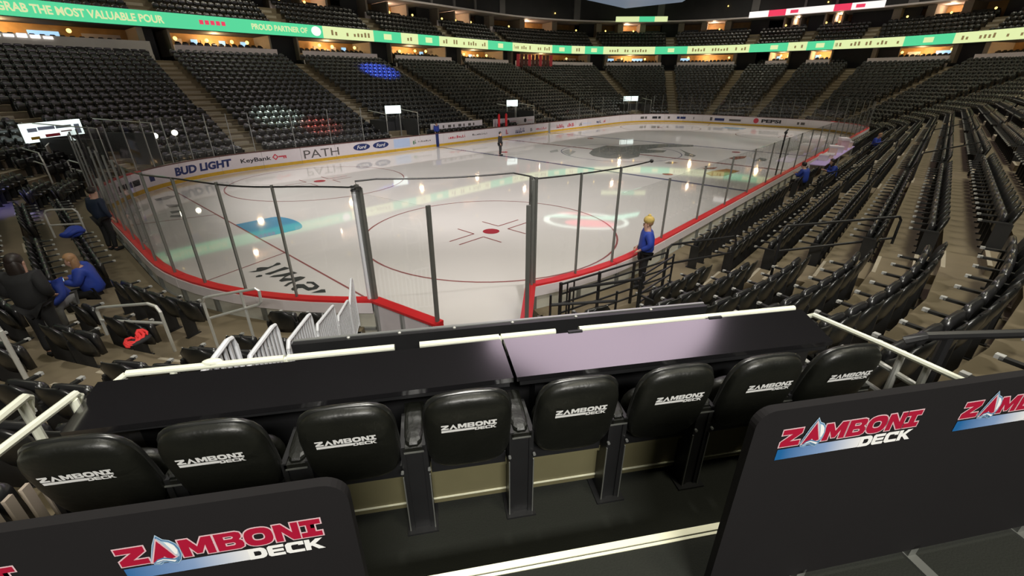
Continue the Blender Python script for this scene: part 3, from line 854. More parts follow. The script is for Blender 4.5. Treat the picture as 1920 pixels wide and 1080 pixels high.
for q in [c for _, c in cand[:296]]:
    x, y, z, a, bi, k, i, n = q
    bn, ref = block_name(bi)
    mx_ = ring((BLOCKS[bi][0] + BLOCKS[bi][1]) / 2)[0].x
    idx = (n - i) if (BLOCKS[bi][3] or (mx_ < -22 and not BLOCKS[bi][2])) else i + 1
    lab = 'black folding seat, %s from %s, %s row, %s' % (ordi(idx), ref, 'front' if k < 0 else ordi(k + 2), bn)
    if lab in used: lab = lab.replace('black folding', 'black stadium')
    used[lab] = 1
    if proto is None:
        proto = thing('stadium_seat', lab, 'seat', (x, y, z), a, 'black stadium seats in the lower bowl')
        pr_ = {}
        for nm, me, mt in SM: pr_[nm] = link(nm, me, pr_.get('armrest', proto) if nm == 'arm_cap' else proto)
    else:
        dup(proto, (x, y, z), a, lab)
# every other seat of the bowl: past the three hundred nearest, joined into one mass
rest = [q for q in seats if id(q) not in near]
def mass(rest):
    vs, fl, ft, mi = [], [], [], []
    mats_ = []
    tv, tf, tm = [], [], []
    for nm, b, mt in SP:
        if mt not in mats_: mats_.append(mt)
        o = len(tv); tv += b.v
        for f in b.f: tf.append([q + o for q in f]); tm.append(mats_.index(mt))
    tv = np.array(tv); nv = len(tv)
    lt = np.array([len(f) for f in tf]); flat_ = np.concatenate([np.array(f) for f in tf])
    N = len(rest); R = np.array([q[:4] for q in rest])
    c, s = np.cos(R[:, 3]), np.sin(R[:, 3])
    X = c[:, None] * tv[None, :, 0] - s[:, None] * tv[None, :, 1] + R[:, 0:1]
    Y = s[:, None] * tv[None, :, 0] + c[:, None] * tv[None, :, 1] + R[:, 1:2]
    Z = tv[None, :, 2] + R[:, 2:3]
    co_ = np.stack([X, Y, Z], 2).reshape(-1, 3)
    loops = (flat_[None, :] + (np.arange(N) * nv)[:, None]).ravel()
    tot = np.tile(lt, N); start = np.concatenate([[0], np.cumsum(tot)[:-1]])
    me = bpy.data.meshes.new('seat_rows')
    me.vertices.add(len(co_)); me.vertices.foreach_set('co', co_.ravel().astype(np.float32))
    me.loops.add(len(loops)); me.loops.foreach_set('vertex_index', loops.astype(np.int32))
    me.polygons.add(len(tot)); me.polygons.foreach_set('loop_start', start.astype(np.int32))
    for mt in mats_: me.materials.append(M[mt])
    me.polygons.foreach_set('use_smooth', np.tile(np.array(tm) <= 1, N))
    me.polygons.foreach_set('material_index', np.tile(np.array(tm), N).astype(np.int32))
    me.update(calc_edges=True); me.validate()
    return me
so = link('seat_rows', mass(rest))
tag(so, 'thousands of small black folding seats filling the far stands in rows', 'seats', None, 'stuff')

# ================================================================== SUITES, RIBBON BOARD, CLUB LEVEL, ROOF
VIS = [blk for blk in BLOCKS]
def arc_wall(sl, d0, d1, z0, z1): b = MB(); strip(b, sl, d0, d1, z0, z1); return b
bays = []
for i, a in enumerate(AIS):
    c = AIS[(i + 1) % len(AIS)]
    if c < a: c += PER
    bays.append((a, c))
suite_no = 0
for (a, c) in bays:
    m, n = ring((a + c) / 2, 18)
    if m.y < -14 and m.x < 15: continue                     # behind and beside the camera
    if m.x < -45 and m.y < 8: continue
    g = 1.25 * CR / (CR + 18) if abs(n.x * n.y) > 1e-6 else 1.25
    sl = span(a + g, c - g)
    r = struct('wall_suite_bay')
    low = False
    arc_wall(sl, 17.6, 17.8, 6.2, 7.75).build('parapet', M['ledge'], r)
    if m.x < -20 and m.y > 0:
        arc_wall(sl, 17.42, 17.58, 6.5, 7.90).build('lounge_wall', M['lounge'], r)
        arc_wall(sl, 17.30, 17.42, 6.5, 6.95).build('lounge_step', M['lounge'], r)
        for q in range(12):
            f0 = sl[0] + (sl[-1] - sl[0]) * (q + 0.3) / 12
            arc_wall(sub(f0, f0 + 0.32, 2), 17.28, 17.42, 6.95, 7.2 + 0.06 * (q % 2)).build('lounge_seat', M['wall_dark'], r)
        for q in range(9):
            f0 = ang_s(102.6) + 0.22 * q
            arc_wall([f0, f0 + 0.17], 17.30, 17.34, 7.68, 7.68 + 0.16 + 0.05 * (q % 3)).build('wall_print', M['led_white'], r)
    arc_wall(sl, 17.8, 22.4, 6.7, 6.95).build('suite_floor', M['wall_dark'], r)
    arc_wall(sl, 22.3, 22.5, 6.95, 8.95).build('back_wall', M['wood'], r)
    for e in (sl[0], sl[-1]):
        e2 = e + (0.16 if e == sl[0] else -0.16)
        arc_wall(sorted([e, e2]), 18.6, 22.4, 6.95, 8.95).build('side_wall', M['pillar'], r)
    # counter, shelves and doors along the back wall
    nb = max(2, int((c - a) / 2.6))
    for q in range(nb):
        f0 = sl[0] + (sl[-1] - sl[0]) * (q + 0.12) / nb; f1 = sl[0] + (sl[-1] - sl[0]) * (q + 0.55 + 0.3 * random.random()) / nb
        arc_wall(sub(f0, f1, 2), 21.7, 22.28, 6.95, 7.85).build('counter', M['pillar' if q % 2 else 'black'], r)
        if random.random() < 0.75:
            arc_wall(sub(f0, f0 + (f1 - f0) * 0.4, 1), 22.2, 22.3, 7.9, 8.5).build('wall_panel', M[random.choice(['pillar', 'wood', 'wall_dark', 'ledge'])], r)
        if random.random() < 0.45:
            f2 = f0 + (f1 - f0) * 0.62
            arc_wall(sub(f2, f2 + 0.5, 1), 22.15, 22.28, 8.1, 8.5).build('television', M['tv'], r)
        f3 = f0 + (f1 - f0) * random.uniform(0.2, 0.9)
        p, _ = ring(f3, 21.2)
        b = MB(); b.ellipsoid((p.x, p.y, 8.35 + 0.2 * random.random()), 0.16, 0.16, 0.16, nu=10, nv=6)
        b.build('wall_lamp', M['lamp'], r)
    p, _ = ring((a + c) / 2, 20.6)
    l = bpy.data.lights.new('suite_lamp', 'POINT'); l.energy = 330; l.color = (1.0, 0.66, 0.32); l.shadow_soft_size = 0.25
    lo = bpy.data.objects.new('suite_lamp', l); COL.objects.link(lo); lo.location = (p.x, p.y, 8.6)
    # the dark opening at the head of the aisle
    arc_wall(sub(a - g, a + g, 2), 19.4, 19.6, 6.5, 8.95).build('portal_back', M['wall_dark'], r)
    # upper suites above the club seats
    u = struct('wall_upper_suite')
    gu = g * 0.85
    su = span(a + gu, c - gu)
    arc_wall(su, 22.75, 22.95, 11.5, 12.4).build('parapet', M['ledge'], u)
    arc_wall(su, 22.9, 26.8, 11.3, 11.55).build('suite_floor', M['wall_dark'], u)
    arc_wall(su, 26.6, 26.8, 11.55, 13.8).build('back_wall', M['wood'], u)
    for q in range(3):
        f0 = su[0] + (su[-1] - su[0]) * (q + 0.1) / 3; f1 = su[0] + (su[-1] - su[0]) * (q + 0.75) / 3
        arc_wall(sub(f0, f1, 2), 23.6, 24.2, 11.55, 12.75).build('chair_row', M['black'], u)
        arc_wall(sub(f1, f1 + 0.25, 1), 23.2, 26.6, 11.55, 13.8).build('divider', M['pillar'], u)
        if random.random() < 0.6:
            p, _ = ring(f0 + (f1 - f0) * random.random(), 23.6)
            b = MB(); b.ellipsoid((p.x, p.y, 12.75), 0.13, 0.13, 0.13, nu=8, nv=6); b.build('table_lamp', M['lamp'], u)
    arc_wall(sub(a - gu, a + gu, 2), 24.4, 24.6, 11.5, 13.8).build('portal_back', M['wall_dark'], u)
    p, _ = ring((a + c) / 2, 25.0)
    l = bpy.data.lights.new('upper_suite_lamp', 'POINT'); l.energy = 120; l.color = (1.0, 0.70, 0.45); l.shadow_soft_size = 0.25
    lo = bpy.data.objects.new('upper_suite_lamp', l); COL.objects.link(lo); lo.location = (p.x, p.y, 13.4)

S_VIS0, S_VIS1 = 34.0, ang_s(172)
vis = span(S_VIS0, S_VIS1)
cl = struct('club_terrace')
for j in range(5):
    arc_wall(vis, club_d(j), club_d(j + 1) + 0.02, club_z(j) - 0.55, club_z(j)).build('tread_row', M['concrete'], cl)
arc_wall(vis, 18.1, 22.7, 8.93, 9.05).build('ceiling_slab', M['wall_dark'], cl)
arc_wall(vis, 18.08, 18.55, 9.05, 10.0).build('fascia_back', M['wall_dark'], cl)
for s in AIS:
    if not (S_VIS0 < s < S_VIS1): continue
    p, n = ring(s, 0); t = Vector((-n.y, n.x))
    T = Matrix(((t.x, n.x, 0, p.x), (t.y, n.y, 0, p.y), (0, 0, 1, 0), (0, 0, 0, 1)))
    b = MB()
    for j in range(1, 5): b.box(-0.6, 0.6, club_d(j) - 0.4, club_d(j), club_z(j - 1), club_z(j) - 0.26, T)
    b.build('aisle_steps', M['nosing'], cl)
uf = struct('upper_fascia')
arc_wall(vis, 21.6, 27.2, 13.85, 14.05).build('soffit', M['ledge'], uf)
arc_wall(vis, 22.6, 22.9, 14.05, 18.2).build('upper_wall', M['wall_dark'], uf)
for i in range(26):
    s = S_VIS0 + (S_VIS1 - S_VIS0) * (i + 0.5) / 26
    arc_wall([s - 0.15, s + 0.15], 22.35, 22.6, 14.05, 18.2).build('pilaster', M['wall_grey'], uf)
    if i % 2 == 0:
        p, _ = ring(s + 1.1, 22.4)
        b = MB(); b.ellipsoid((p.x, p.y, 14.9 + (i % 5) * 0.3), 0.1, 0.1, 0.1, nu=8, nv=6); b.build('small_lamp', M['lamp'], uf)
ou = struct('wall_outer')
arc_wall(span(0, PER - 0.001), 40.0, 40.4, -0.3, 32.0).build('outer_wall', M['wall_dark'], ou)
tag(MB().box(-75, 75, -65, 65, 32.0, 32.3).build('ceiling', M['wall_dark']), None, None, None, 'structure')

# green ribbon board, panel by panel, with the words it shows
rib = thing('ribbon_board', 'long green and cream LED ribbon board round the upper stands', 'LED board')
seqs = []
s = S_VIS0; i = 0
lens = [5.0, 8.5, 3.2, 2.4, 3.6, 9.0]
cols = ['green_led', 'cream_led', 'green_led', 'cream_led', 'green_led', 'cream_led']
def ring_len(s0, s1, d):
    """walked length at offset d, and the way back from length to ring position"""
    ss = np.linspace(s0, s1, 300); P = [ring(q, d)[0] for q in ss]; cum = [0.0]
    for p_, q_ in zip(P, P[1:]): cum.append(cum[-1] + (q_ - p_).length)
    return ss, cum
def ring_text(txt, s0, s1, d, z0, z1, mt, parent, name='ribbon_lettering', bold=0.03):
    ss, cum = ring_len(s0, s1, d); W_ = cum[-1]
    me = text_mesh(name, txt, mt, W_, z1 - z0, Matrix.Identity(4), bold)
    for vv in me.vertices:
        p, _ = ring(float(np.interp(W_ / 2 - vv.co.x, cum, ss)), d); vv.co = (p.x, p.y, (z0 + z1) / 2 + vv.co.y)
    return link(name, me, parent)
GR0, GR1 = 79.54 + HX + 19.0, 79.54 + HX + 27.9      # the stretch with the legible slogan
def fine(s0, s1): return sub(s0, s1, max(1, int((s1 - s0) / 0.35)))
while s < S_VIS1:
    nn_ = ring(s + 0.5)[1]
    L = lens[i % 6] * (CR / (CR + 18) if abs(nn_.x * nn_.y) > 1e-6 else 1.0); e = min(s + L, S_VIS1)
    c_ = cols[i % 6]
    if s < sN(-7.0) < e: e = sN(-7.0)
    if s >= sN(-7.0) - 0.01: c_ = 'green_led'
    b = MB(); strip(b, fine(s, e), 17.96, 18.06, 8.98, 10.06); b.build('led_panel', M[c_], rib)
    if c_ == 'cream_led':
        kk = L / lens[i % 6]
        for q in range(int((e - s) / (0.42 * kk)) - 2):
            if random.random() < 0.3: continue
            f0 = s + (0.5 + q * 0.42) * kk
            b = MB(); strip(b, [f0, f0 + 0.22 * kk], 17.945, 17.96, 9.3, 9.3 + random.uniform(0.25, 0.5)); b.build('led_glyph', M['led_dark'], rib)
    elif c_ == 'green_led' and s < sN(-7.0):
        f0 = (s + e) / 2; kk = L / lens[i % 6]
        b = MB(); strip(b, [f0 - 0.5 * kk, f0 + 0.5 * kk], 17.945, 17.96, 9.25, 9.8); b.build('led_emblem', M['cream_led'], rib)
    s = e; i += 1
bpy.context.view_layer.update()
ring_text('GRAB THE MOST VALUABLE POUR', sN(-20.4), ang_s(107.2), 17.93, 9.25, 9.80, M['led_text'], rib)
ring_text('PROUD PARTNER OF', sN(-8.6), sN(-13.75), 17.93, 9.3, 9.78, M['led_text'], rib)
pz = ring(sN(-7.7), 17.94)[0]
b = MB().add([(pz.x + 0.5 * math.cos(a), pz.y, 9.55 + 0.42 * math.sin(a)) for a in np.linspace(0, 2 * math.pi, 20, endpoint=False)], [tuple(range(20))]); b.build('led_emblem', M['led_white'], rib)
for q in range(5):
    f0 = sN(-15.9) + q * 0.42
    b = MB(); strip(b, [f0, f0 + 0.3], 17.945, 17.96, 9.4, 9.72); b.build('led_glyph', M['led_red'], rib)
# upper LED boards at the far end
ub = thing('upper_led_board', 'white and red LED strip board high above the far end stands', 'LED board')
for (y0, y1, m_) in [(8.3, 5.6, 'led_white'), (5.6, 3.3, 'led_red'), (3.3, -2.6, 'led_white'), (-2.6, -4.6, 'led_red'), (-4.6, -8.2, 'led_white')]:
    MB().box(50.1, 50.3, min(y0, y1), max(y0, y1), 13.72, 14.5).build('led_panel', M[m_], ub)
for y in (-5.4, -3.6, 2.4): MB().box(50.06, 50.1, y - 0.7, y + 0.3, 13.9, 14.3).build('led_glyph', M['led_red'], ub)
ub2 = thing('upper_led_board', 'short pale green LED strip board high in the far corner', 'LED board')
A_, B_ = Vector((40.8, 25.8, 0)), Vector((46.16, 19.5, 0))
t_ = (B_ - A_).normalized(); n_ = Vector((t_.y, -t_.x, 0))
for i, (f0, f1, m_) in enumerate([(0, 0.45, 'cream_led'), (0.45, 0.75, 'green_led'), (0.75, 1, 'cream_led')]):
    p, q = A_.lerp(B_, f0), A_.lerp(B_, f1)
    T = Matrix(((t_.x, n_.x, 0, p.x), (t_.y, n_.y, 0, p.y), (0, 0, 1, 0), (0, 0, 0, 1)))
    MB().box(0, (q - p).length, -0.1, 0.1, 13.74, 14.46, T).build('led_panel', M[m_], ub2)

# ================================================================== THE DECK (local frame: x = u along the deck, y = v towards the ice)
ORG = (CAM.x, CAM.y, 0)
deck = struct('deck_platform', ORG, DA)
ZF, ZT1, ZT2 = 2.75, 3.10, 3.45
MB().box(-2.3, 2.9, 1.22, 2.62, ZF - 0.12, ZF).build('deck_floor', M['carpet'], deck)
MB().box(-2.3, 4.2, 0.36, 1.235, ZF - 0.2, ZT1).build('deck_step', M['carpet'], deck)
MB().box(-2.3, 4.2, -1.6, 0.37, ZF - 0.2, ZT2).build('deck_step', M['carpet'], deck)
b = MB().box(-2.3, 2.9, 1.212, 1.243, ZT1 - 0.006, ZT1 + 0.006); b.box(-2.3, 2.9, 1.238, 1.244, ZT1 - 0.05, ZT1)
b.build('step_edge', M['nose_metal'], deck)
MB().box(-2.3, 2.9, 1.193, 1.206, ZT1 - 0.002, ZT1 + 0.004).build('step_edge', M['nose_metal'], deck)
# beige panel and bars under the table
MB().box(-1.95, 2.72, 1.86, 1.89, ZF + 0.05, ZF + 0.31).build('kick_panel', M['beige'], deck)
MB().box(-1.95, 2.72, 1.83, 1.89, ZF + 0.31, ZF + 0.345).build('kick_rail', M['beige'], deck)
MB().box(-1.95, 2.72, 1.852, 1.86, ZF + 0.088, ZF + 0.095).build('kick_lip', M['nose_metal'], deck)
MB().box(-2.05, 2.72, 2.35, 2.40, ZF, 3.44).build('front_wall', M['black'], deck)
MB().box(-2.3, 2.9, 2.56, 2.62, ZF - 0.6, ZF - 0.0).build('deck_edge', M['wall_dark'], deck)

# tables
def table(x0n, x1n, x0f, x1f, label, tilt):
    t = thing('counter_table', label, 'table', ORG, DA)
    z = 3.5
    top = MB()
    top.prism([(x0n, 2.035), (x1n, 2.035), (x1f, 2.46), (x0f, 2.46)], lambda a, bb, q: (a, bb, z + q + (a - x1n) * tilt), -0.03, 0.0)
    top.build('table_top', M['table'], t)
    e = MB(); e.box(x0n + 0.02, x1n - 0.02, 2.05, 2.07, z - 0.07, z - 0.04); e.build('front_edge', M['black'], t)
    for x in (x0n + 0.18, x1n - 0.18): MB().box(x - 0.03, x + 0.03, 2.2, 2.35, ZF, z - 0.06).build('leg', M['black'], t)
    return t
table(-1.87, 0.392, -1.95, 0.385, 'long dark glossy counter in front of the four left-hand chairs', 0.008)
table(0.412, 2.52, 0.405, 2.66, 'glossy counter reflecting lilac light before the right-hand chairs', 0.0)
b = MB()
for x in (0.9, 1.95): b.box(x - 0.05, x + 0.05, 2.455, 2.475, 3.49, 3.507)
tag(b.build('table_clips', M['black']), 'small black clips on the far edge of the right counter', 'clips')
bpy.data.objects['table_clips'].location = ORG; bpy.data.objects['table_clips'].rotation_euler = (0, 0, DA)

# white guard rail beyond the counters and black beam behind it
gr = thing('front_guard_rail', 'cream tubular guard rail running along the far edge of the counters', 'rail', ORG, DA)
for (x0, x1) in [(-1.84, -0.97), (-0.95, -0.30), (-0.14, 0.385), (0.40, 0.78), (0.95, 2.66)]:
    MB().tube([(x0, 2.53, 3.475), (x1, 2.53, 3.475)], 0.021, 10).build('rail_tube', M['cream'], gr)
for x in (-1.6, -0.96, 0.39, 1.5, 2.6): MB().tube([(x, 2.53, 2.76), (x, 2.53, 3.475)], 0.018, 8).build('post', M['cream'], gr)
MB().tube([(-1.85, 2.53, 3.47), (-1.9, 2.50, 3.44), (-1.92, 2.46, 3.36)], 0.018, 8).build('end_bend', M['cream'], gr)
MB().ellipsoid((-1.38, 2.54, 3.492), 0.06, 0.03, 0.022, nu=12, nv=6).build('rail_clamp', M['cream'], gr)
bm_ = thing('front_beam', 'black beam across the front of the deck with small lights on top', 'beam', ORG, DA)
MB().box(-0.98, 2.06, 2.72, 2.77, 3.12, 3.452).build('beam_panel', M['black'], bm_)
MB().box(-0.98, 2.06, 2.765, 2.785, 3.44, 3.458).build('beam_cap', M['steel'], bm_)
for x in (-0.62, -0.28, 0.10, 0.52, 1.0, 1.6): MB().ellipsoid((x, 2.745, 3.456), 0.012, 0.012, 0.008, nu=8, nv=5).build('bolt', M['silver'], bm_)
for x in (-0.9, 2.0): MB().box(x - 0.04, x + 0.04, 2.73, 2.78, 2.4, 3.12).build('leg', M['black'], bm_)

# ---- print with the deck's name
def sup(cx, cy, a, b_, e=0.6, n=28):
    f = lambda q: math.copysign(abs(q) ** e, q)
    return [(cx + a * f(math.cos(t)), cy + b_ * f(math.sin(t))) for t in np.linspace(0, 2 * math.pi, n, endpoint=False)]
LET = {
    'Z': [[(0, 1), (1, 1), (1, .70), (.50, .30), (1, .30), (1, 0), (0, 0), (0, .30), (.50, .70), (0, .70)]],
    'M': [[(0, 0), (0, 1), (.30, 1), (.5, .52), (.70, 1), (1, 1), (1, 0), (.74, 0), (.74, .52), (.58, .10), (.42, .10), (.26, .52), (.26, 0)]],
    'B': [[(0, 0), (0, 1), (.78, 1), (.93, .93), (.97, .80), (.95, .64), (.86, .54), (.97, .44), (1, .26), (.96, .09), (.80, 0)],
          [(.32, .62), (.60, .62), (.66, .67), (.66, .72), (.60, .77), (.32, .77)], [(.32, .24), (.62, .24), (.68, .29), (.68, .35), (.62, .40), (.32, .40)]],
    'O': [sup(.5, .5, .5, .52, .75), sup(.5, .5, .21, .20, .75)],
    'N': [[(0, 0), (0, 1), (.32, 1), (.70, .46), (.70, 1), (1, 1), (1, 0), (.68, 0), (.30, .54), (.30, 0)]],
    'I': [[(0, 0), (0, .29), (.30, .29), (.30, .71), (0, .71), (0, 1), (1, 1), (1, .71), (.70, .71), (.70, .29), (1, .29), (1, 0)]],
    'D': [[(0, 0), (0, 1), (.72, 1), (.90, .90), (1, .70), (1, .30), (.90, .10), (.72, 0)], [(.28, .28), (.60, .28), (.70, .38), (.70, .62), (.60, .72), (.28, .72)]],
    'E': [[(.12, 0), (0, .12), (0, .88), (.12, 1), (1, 1), (1, .76), (.30, .76), (.30, .61), (.95, .61), (.95, .39), (.30, .39), (.30, .24), (1, .24), (1, 0)]],
    'C': [[(.16, 0), (0, .16), (0, .84), (.16, 1), (1, 1), (1, .66), (.72, .66), (.72, .76), (.38, .76), (.30, .68), (.30, .32), (.38, .24), (1, .24), (1, 0)]],
    'K': [[(0, 0), (0, 1), (.28, 1), (.28, .62), (.64, 1), (1, 1), (.56, .54), (1.06, 0), (.70, 0), (.36, .40), (.28, .33), (.28, 0)]],
}
WORD1 = [('Z', 0, .135), ('M', .295, .16), ('B', .465, .135), ('O', .605, .145), ('N', .757, .128), ('I', .890, .11)]
WORD2 = [('D', .60, .09), ('E', .697, .085), ('C', .79, .095), ('K', .892, .095)]
def letters(word, y0, h, grow=0.0):
    out = []
    for ch, x, wd in word:
        for poly in LET[ch]: out.append([(x + px * wd, y0 + py * h) for px, py in poly])
    return out
def grad_mat():
    m = mat('blue_to_white_print', (0.1, 0.3, 0.6), 0.5, var=0.0)
    nt = m.node_tree; b = nt.nodes['Principled BSDF']
    at = nt.nodes.new('ShaderNodeTexCoord'); sp = nt.nodes.new('ShaderNodeSeparateXYZ'); rp = nt.nodes.new('ShaderNodeValToRGB')
    rp.color_ramp.elements[0].color = (0.012, 0.13, 0.36, 1); rp.color_ramp.elements[1].color = (0.86, 0.86, 0.86, 1)
    rp.color_ramp.elements.new(0.55).color = (0.24, 0.36, 0.60, 1)
    mr = nt.nodes.new('ShaderNodeMapRange'); mr.inputs[1].default_value = -0.26; mr.inputs[2].default_value = 0.055
    nt.links.new(at.outputs['Object'], sp.inputs[0]); nt.links.new(sp.outputs[0], mr.inputs[0]); nt.links.new(mr.outputs[0], rp.inputs[0]); nt.links.new(rp.outputs[0], b.inputs['Base Color'])
    return m
M['grad'] = grad_mat()
PEAK = [(.215, .298), (.236, .264), (.262, .252), (.283, .224), (.292, .185), (.290, .14), (.277, .10), (.258, .078), (.238, .085), (.215, .10), (.195, .10), (.178, .086), (.153, .092), (.143, .116), (.160, .165), (.184, .235)]
def emblem_layers(mono):
    if mono:
        return [('emblem', [[(.215, .245), (.29, .10), (.25, .10), (.215, .17), (.18, .10), (.14, .10)]], 'print', 0.0, 1)]
    return [('emblem_edge', [PEAK], 'sky_print', 0.005, 3), ('emblem_shade', [PEAK], 'steel_print', 0.0005, 4), ('emblem_body', [PEAK], 'sky_print', -0.006, 5),
            ('emblem_snow', [[(.240, .252), (.262, .240), (.279, .214), (.285, .180), (.277, .148), (.266, .150), (.257, .192)]], 'print', 0.0, 6),
            ('emblem_halo', [[(.211, .275), (.268, .127), (.233, .114), (.213, .140), (.195, .114), (.147, .109)]], 'pink', 0.005, 6),
            ('emblem_letter', [[(.211, .268), (.264, .129), (.233, .119), (.213, .148), (.195, .119), (.152, .112)]], 'burg', 0.0, 7),
            ('emblem_swoosh', [[(.156, .108), (.18, .112), (.205, .118), (.23, .105), (.252, .090), (.268, .104), (.276, .128), (.255, .115), (.232, .128), (.205, .138), (.178, .130)]], 'steel_print', 0.002, 8),
            ('emblem_crest', [[(.160, .112), (.18, .116), (.205, .122), (.23, .109), (.252, .096), (.266, .110), (.255, .112), (.232, .122), (.205, .132), (.178, .126)]], 'print', -0.001, 9)]
def logo_meshes(key, width, mono):
    S = Matrix.Diagonal((width, width, 1, 1)) @ Matrix.Translation((-0.5, -0.155, 0))
    def lay(z): return Matrix.Translation((0, 0, 0.0006 * z)) @ S
    L = []
    red = 'print' if mono else 'burg'
    if True:
        for c_ in WORD1:
            if not mono: L.append(('letter_outline', poly_curve_mesh('letter_outline', letters([c_], .105, .135), M['pink'], lay(1), 0.0065)))
            L.append(('letter', poly_curve_mesh('letter', letters([c_], .105, .135), M[red], lay(2), -0.001)))
        for c_ in WORD2: L.append(('small_letter', poly_curve_mesh('small_letter', letters([c_], 0.0, .085), M['print'], lay(2), 0.001)))
    L.append(('underline_bar', poly_curve_mesh('underline_bar', [[(0, 0), (0, .085), (.61, .085), (.61, 0)]] if not mono else [[(0, 0.02), (0, .085), (.595, .085), (.595, 0.02)]],
                                               M['print'] if mono else M['grad'], lay(1))))
    for nm, polys, mt, off, z in emblem_layers(mono):
        L.append((nm, poly_curve_mesh(nm, polys, M[mt], lay(z + 1), off)))
    return L
LOGO_C = logo_meshes('chair', 0.265, True)
def place_logo(L, parent, Mx):
    for nm, me in L:
        o = link(nm, me, parent); o.matrix_local = Mx

# ---- eight deck chairs
CU = [-1.526, -1.020, -0.460, 0.10, 0.658, 1.190, 1.715, 2.220]
def chair(u, label):
    t = thing('deck_chair', label, 'chair', D(u, 1.80, ZF), DA, 'padded deck chairs along the counter')
    tilt = Matrix.Translation((0, -0.02, 0.45)) @ Matrix.Rotation(rad(13), 4, 'X')
    b = MB(); b.ellipsoid((0, 0, 0.265), 0.215, 0.062, 0.275, 0.55, 0.62, 28, 18, tilt)
    br = b.build('backrest', M['vinyl'], t, True)
    b = MB(); b.ellipsoid((0, 0.012, 0.265), 0.222, 0.022, 0.282, 0.5, 0.62, 28, 12, tilt)
    b.build('piping', M['plastic'], br, True)
    b = MB(); b.ellipsoid((0, 0.13, 0.50), 0.20, 0.05, 0.20, 0.5, 0.6, 20, 12, Matrix.Rotation(rad(6), 4, 'X'))
    b.build('seat_pan', M['vinyl'], t, True)
    b = MB(); b.box(-0.205, 0.205, 0.02, 0.09, 0.34, 0.42); b.build('hinge_bar', M['black'], t)
    for sx in (-1, 1):
        q = MB()
        q.box(sx * 0.225 - 0.012, sx * 0.225 + 0.012, -0.06, 0.20, 0.0, 0.62); sb_ = q.build('side_bracket', M['black'], t)
        MB().box(sx * 0.212 - 0.003, sx * 0.212 + 0.003, -0.068, -0.060, 0.0, 0.42).build('bracket_edge', M['post'], sb_)
        MB().tube([(sx * 0.212, -0.07, 0.47), (sx * 0.212, -0.085, 0.47)], 0.008, 8).build('bolt', M['steel'], sb_)
    logo_at = tilt @ Matrix.Translation((0, -0.0645, 0.385)) @ Matrix(((1, 0, 0, 0), (0, 0, -1, 0), (0, 1, 0, 0), (0, 0, 0, 1)))
    place_logo(LOGO_C, br, logo_at)
    return t
ch0 = chair(CU[0], 'leftmost padded black deck chair beside the slatted side rail')
LBL = ['', 'second padded black deck chair from the left, behind the dark counter', 'third padded black deck chair from the left, above the left banner end',
       'fourth padded black deck chair from the left, left of the counter joint', 'fifth padded black deck chair from the left, right of the counter joint',
       'sixth padded black deck chair from the left, before the lilac reflection', 'seventh padded black deck chair from the left, tilted beside the last one',
       'last padded black deck chair on the right, by the sloping side rail']
for u, l in list(zip(CU, LBL))[1:]: dup(ch0, D(u, 1.80, ZF), DA, l)
# arm posts between the chairs
UP = [(a + c) / 2 for a, c in zip(CU, CU[1:])] + [CU[-1] + 0.27]
def arm_post(u, label):
    t = thing('arm_post', label, 'arm post', D(u, 1.80, ZF), DA, 'black arm posts between the deck chairs')
    MB().box(-0.05, 0.05, -0.05, 0.22, 0.0, 0.58).build('post_panel', M['black'], t)
    b = MB(); b.box(-0.055, 0.055, -0.06, 0.30, 0.58, 0.61); b.ellipsoid((0, 0.12, 0.62), 0.05, 0.17, 0.018, 0.6, 0.6, 14, 8); b.build('arm_pad', M['vinyl'], t, False)
    MB().box(-0.05, 0.05, -0.064, -0.058, 0.578, 0.586).build('arm_edge', M['post'], t)
    MB().box(-0.085, 0.085, -0.09, 0.22, 0.0, 0.012).build('foot_plate', M['black'], t)
    return t
ap = arm_post(UP[0], 'black arm post between the first and second deck chairs')
for i, u in enumerate(UP[1:]):
    dup(ap, D(u, 1.80, ZF), DA, ('black arm post between the %s and %s deck chairs' % (ORD[i + 2], ORD[i + 3])) if i < 6 else 'black arm post right of the last deck chair')

# ---- the two banner panels in front of the camera
def rounded(x0, x1, z0, z1, r, left, right):
    q = [(x0, z0), (x1, z0)]
    if right: q += [(x1 - r + r * math.cos(a), z1 - r + r * math.sin(a)) for a in np.linspace(0, math.pi / 2, 8)]
    else: q += [(x1, z1)]
    if left: q += [(x0 + r + r * math.cos(a), z1 - r + r * math.sin(a)) for a in np.linspace(math.pi / 2, math.pi, 8)]
    else: q += [(x0, z1)]
    return q
def banner(x0, x1, v, z0, z1, left, right, logos, lw, feet, label):
    t = thing('deck_banner', label, 'banner', ORG, DA)
    bp = MB().prism(rounded(x0, x1, z0, z1, 0.065, left, right), lambda a, c, q: (a, v + q, c), 0.0, 0.03).build('banner_panel', M['banner'], t)
    L = logo_meshes('banner', lw, False)
    for (lx, lz) in logos:
        place_logo(L, bp, Matrix.Translation((lx, v - 0.001, lz)) @ Matrix(((1, 0, 0, 0), (0, 0, -1, 0), (0, 1, 0, 0), (0, 0, 0, 1))))
    for fx in feet:
        b = MB(); b.box(fx - 0.025, fx + 0.025, v - 0.16, v + 0.16, ZT1, ZT1 + 0.012); b.box(fx - 0.02, fx + 0.02, v + 0.0, v + 0.03, ZT1, z0 + 0.02)
        b.build('foot', M['post'], t)
    return t
VL, VR = 0.895, 0.93
banner(-2.6, -0.277, VL, 3.16, 4.09, False, True, [(-0.605, 3.935), (-1.31, 3.935)], 0.49, [-0.6, -1.6], 'charcoal banner at lower left with burgundy and white lettering')
banner(0.972, 4.0, VR, 3.157, 4.09, True, False, [(1.362, 3.955), (2.105, 3.955)], 0.555, [1.42, 2.0, 2.62], 'charcoal banner at lower right with burgundy and white lettering')
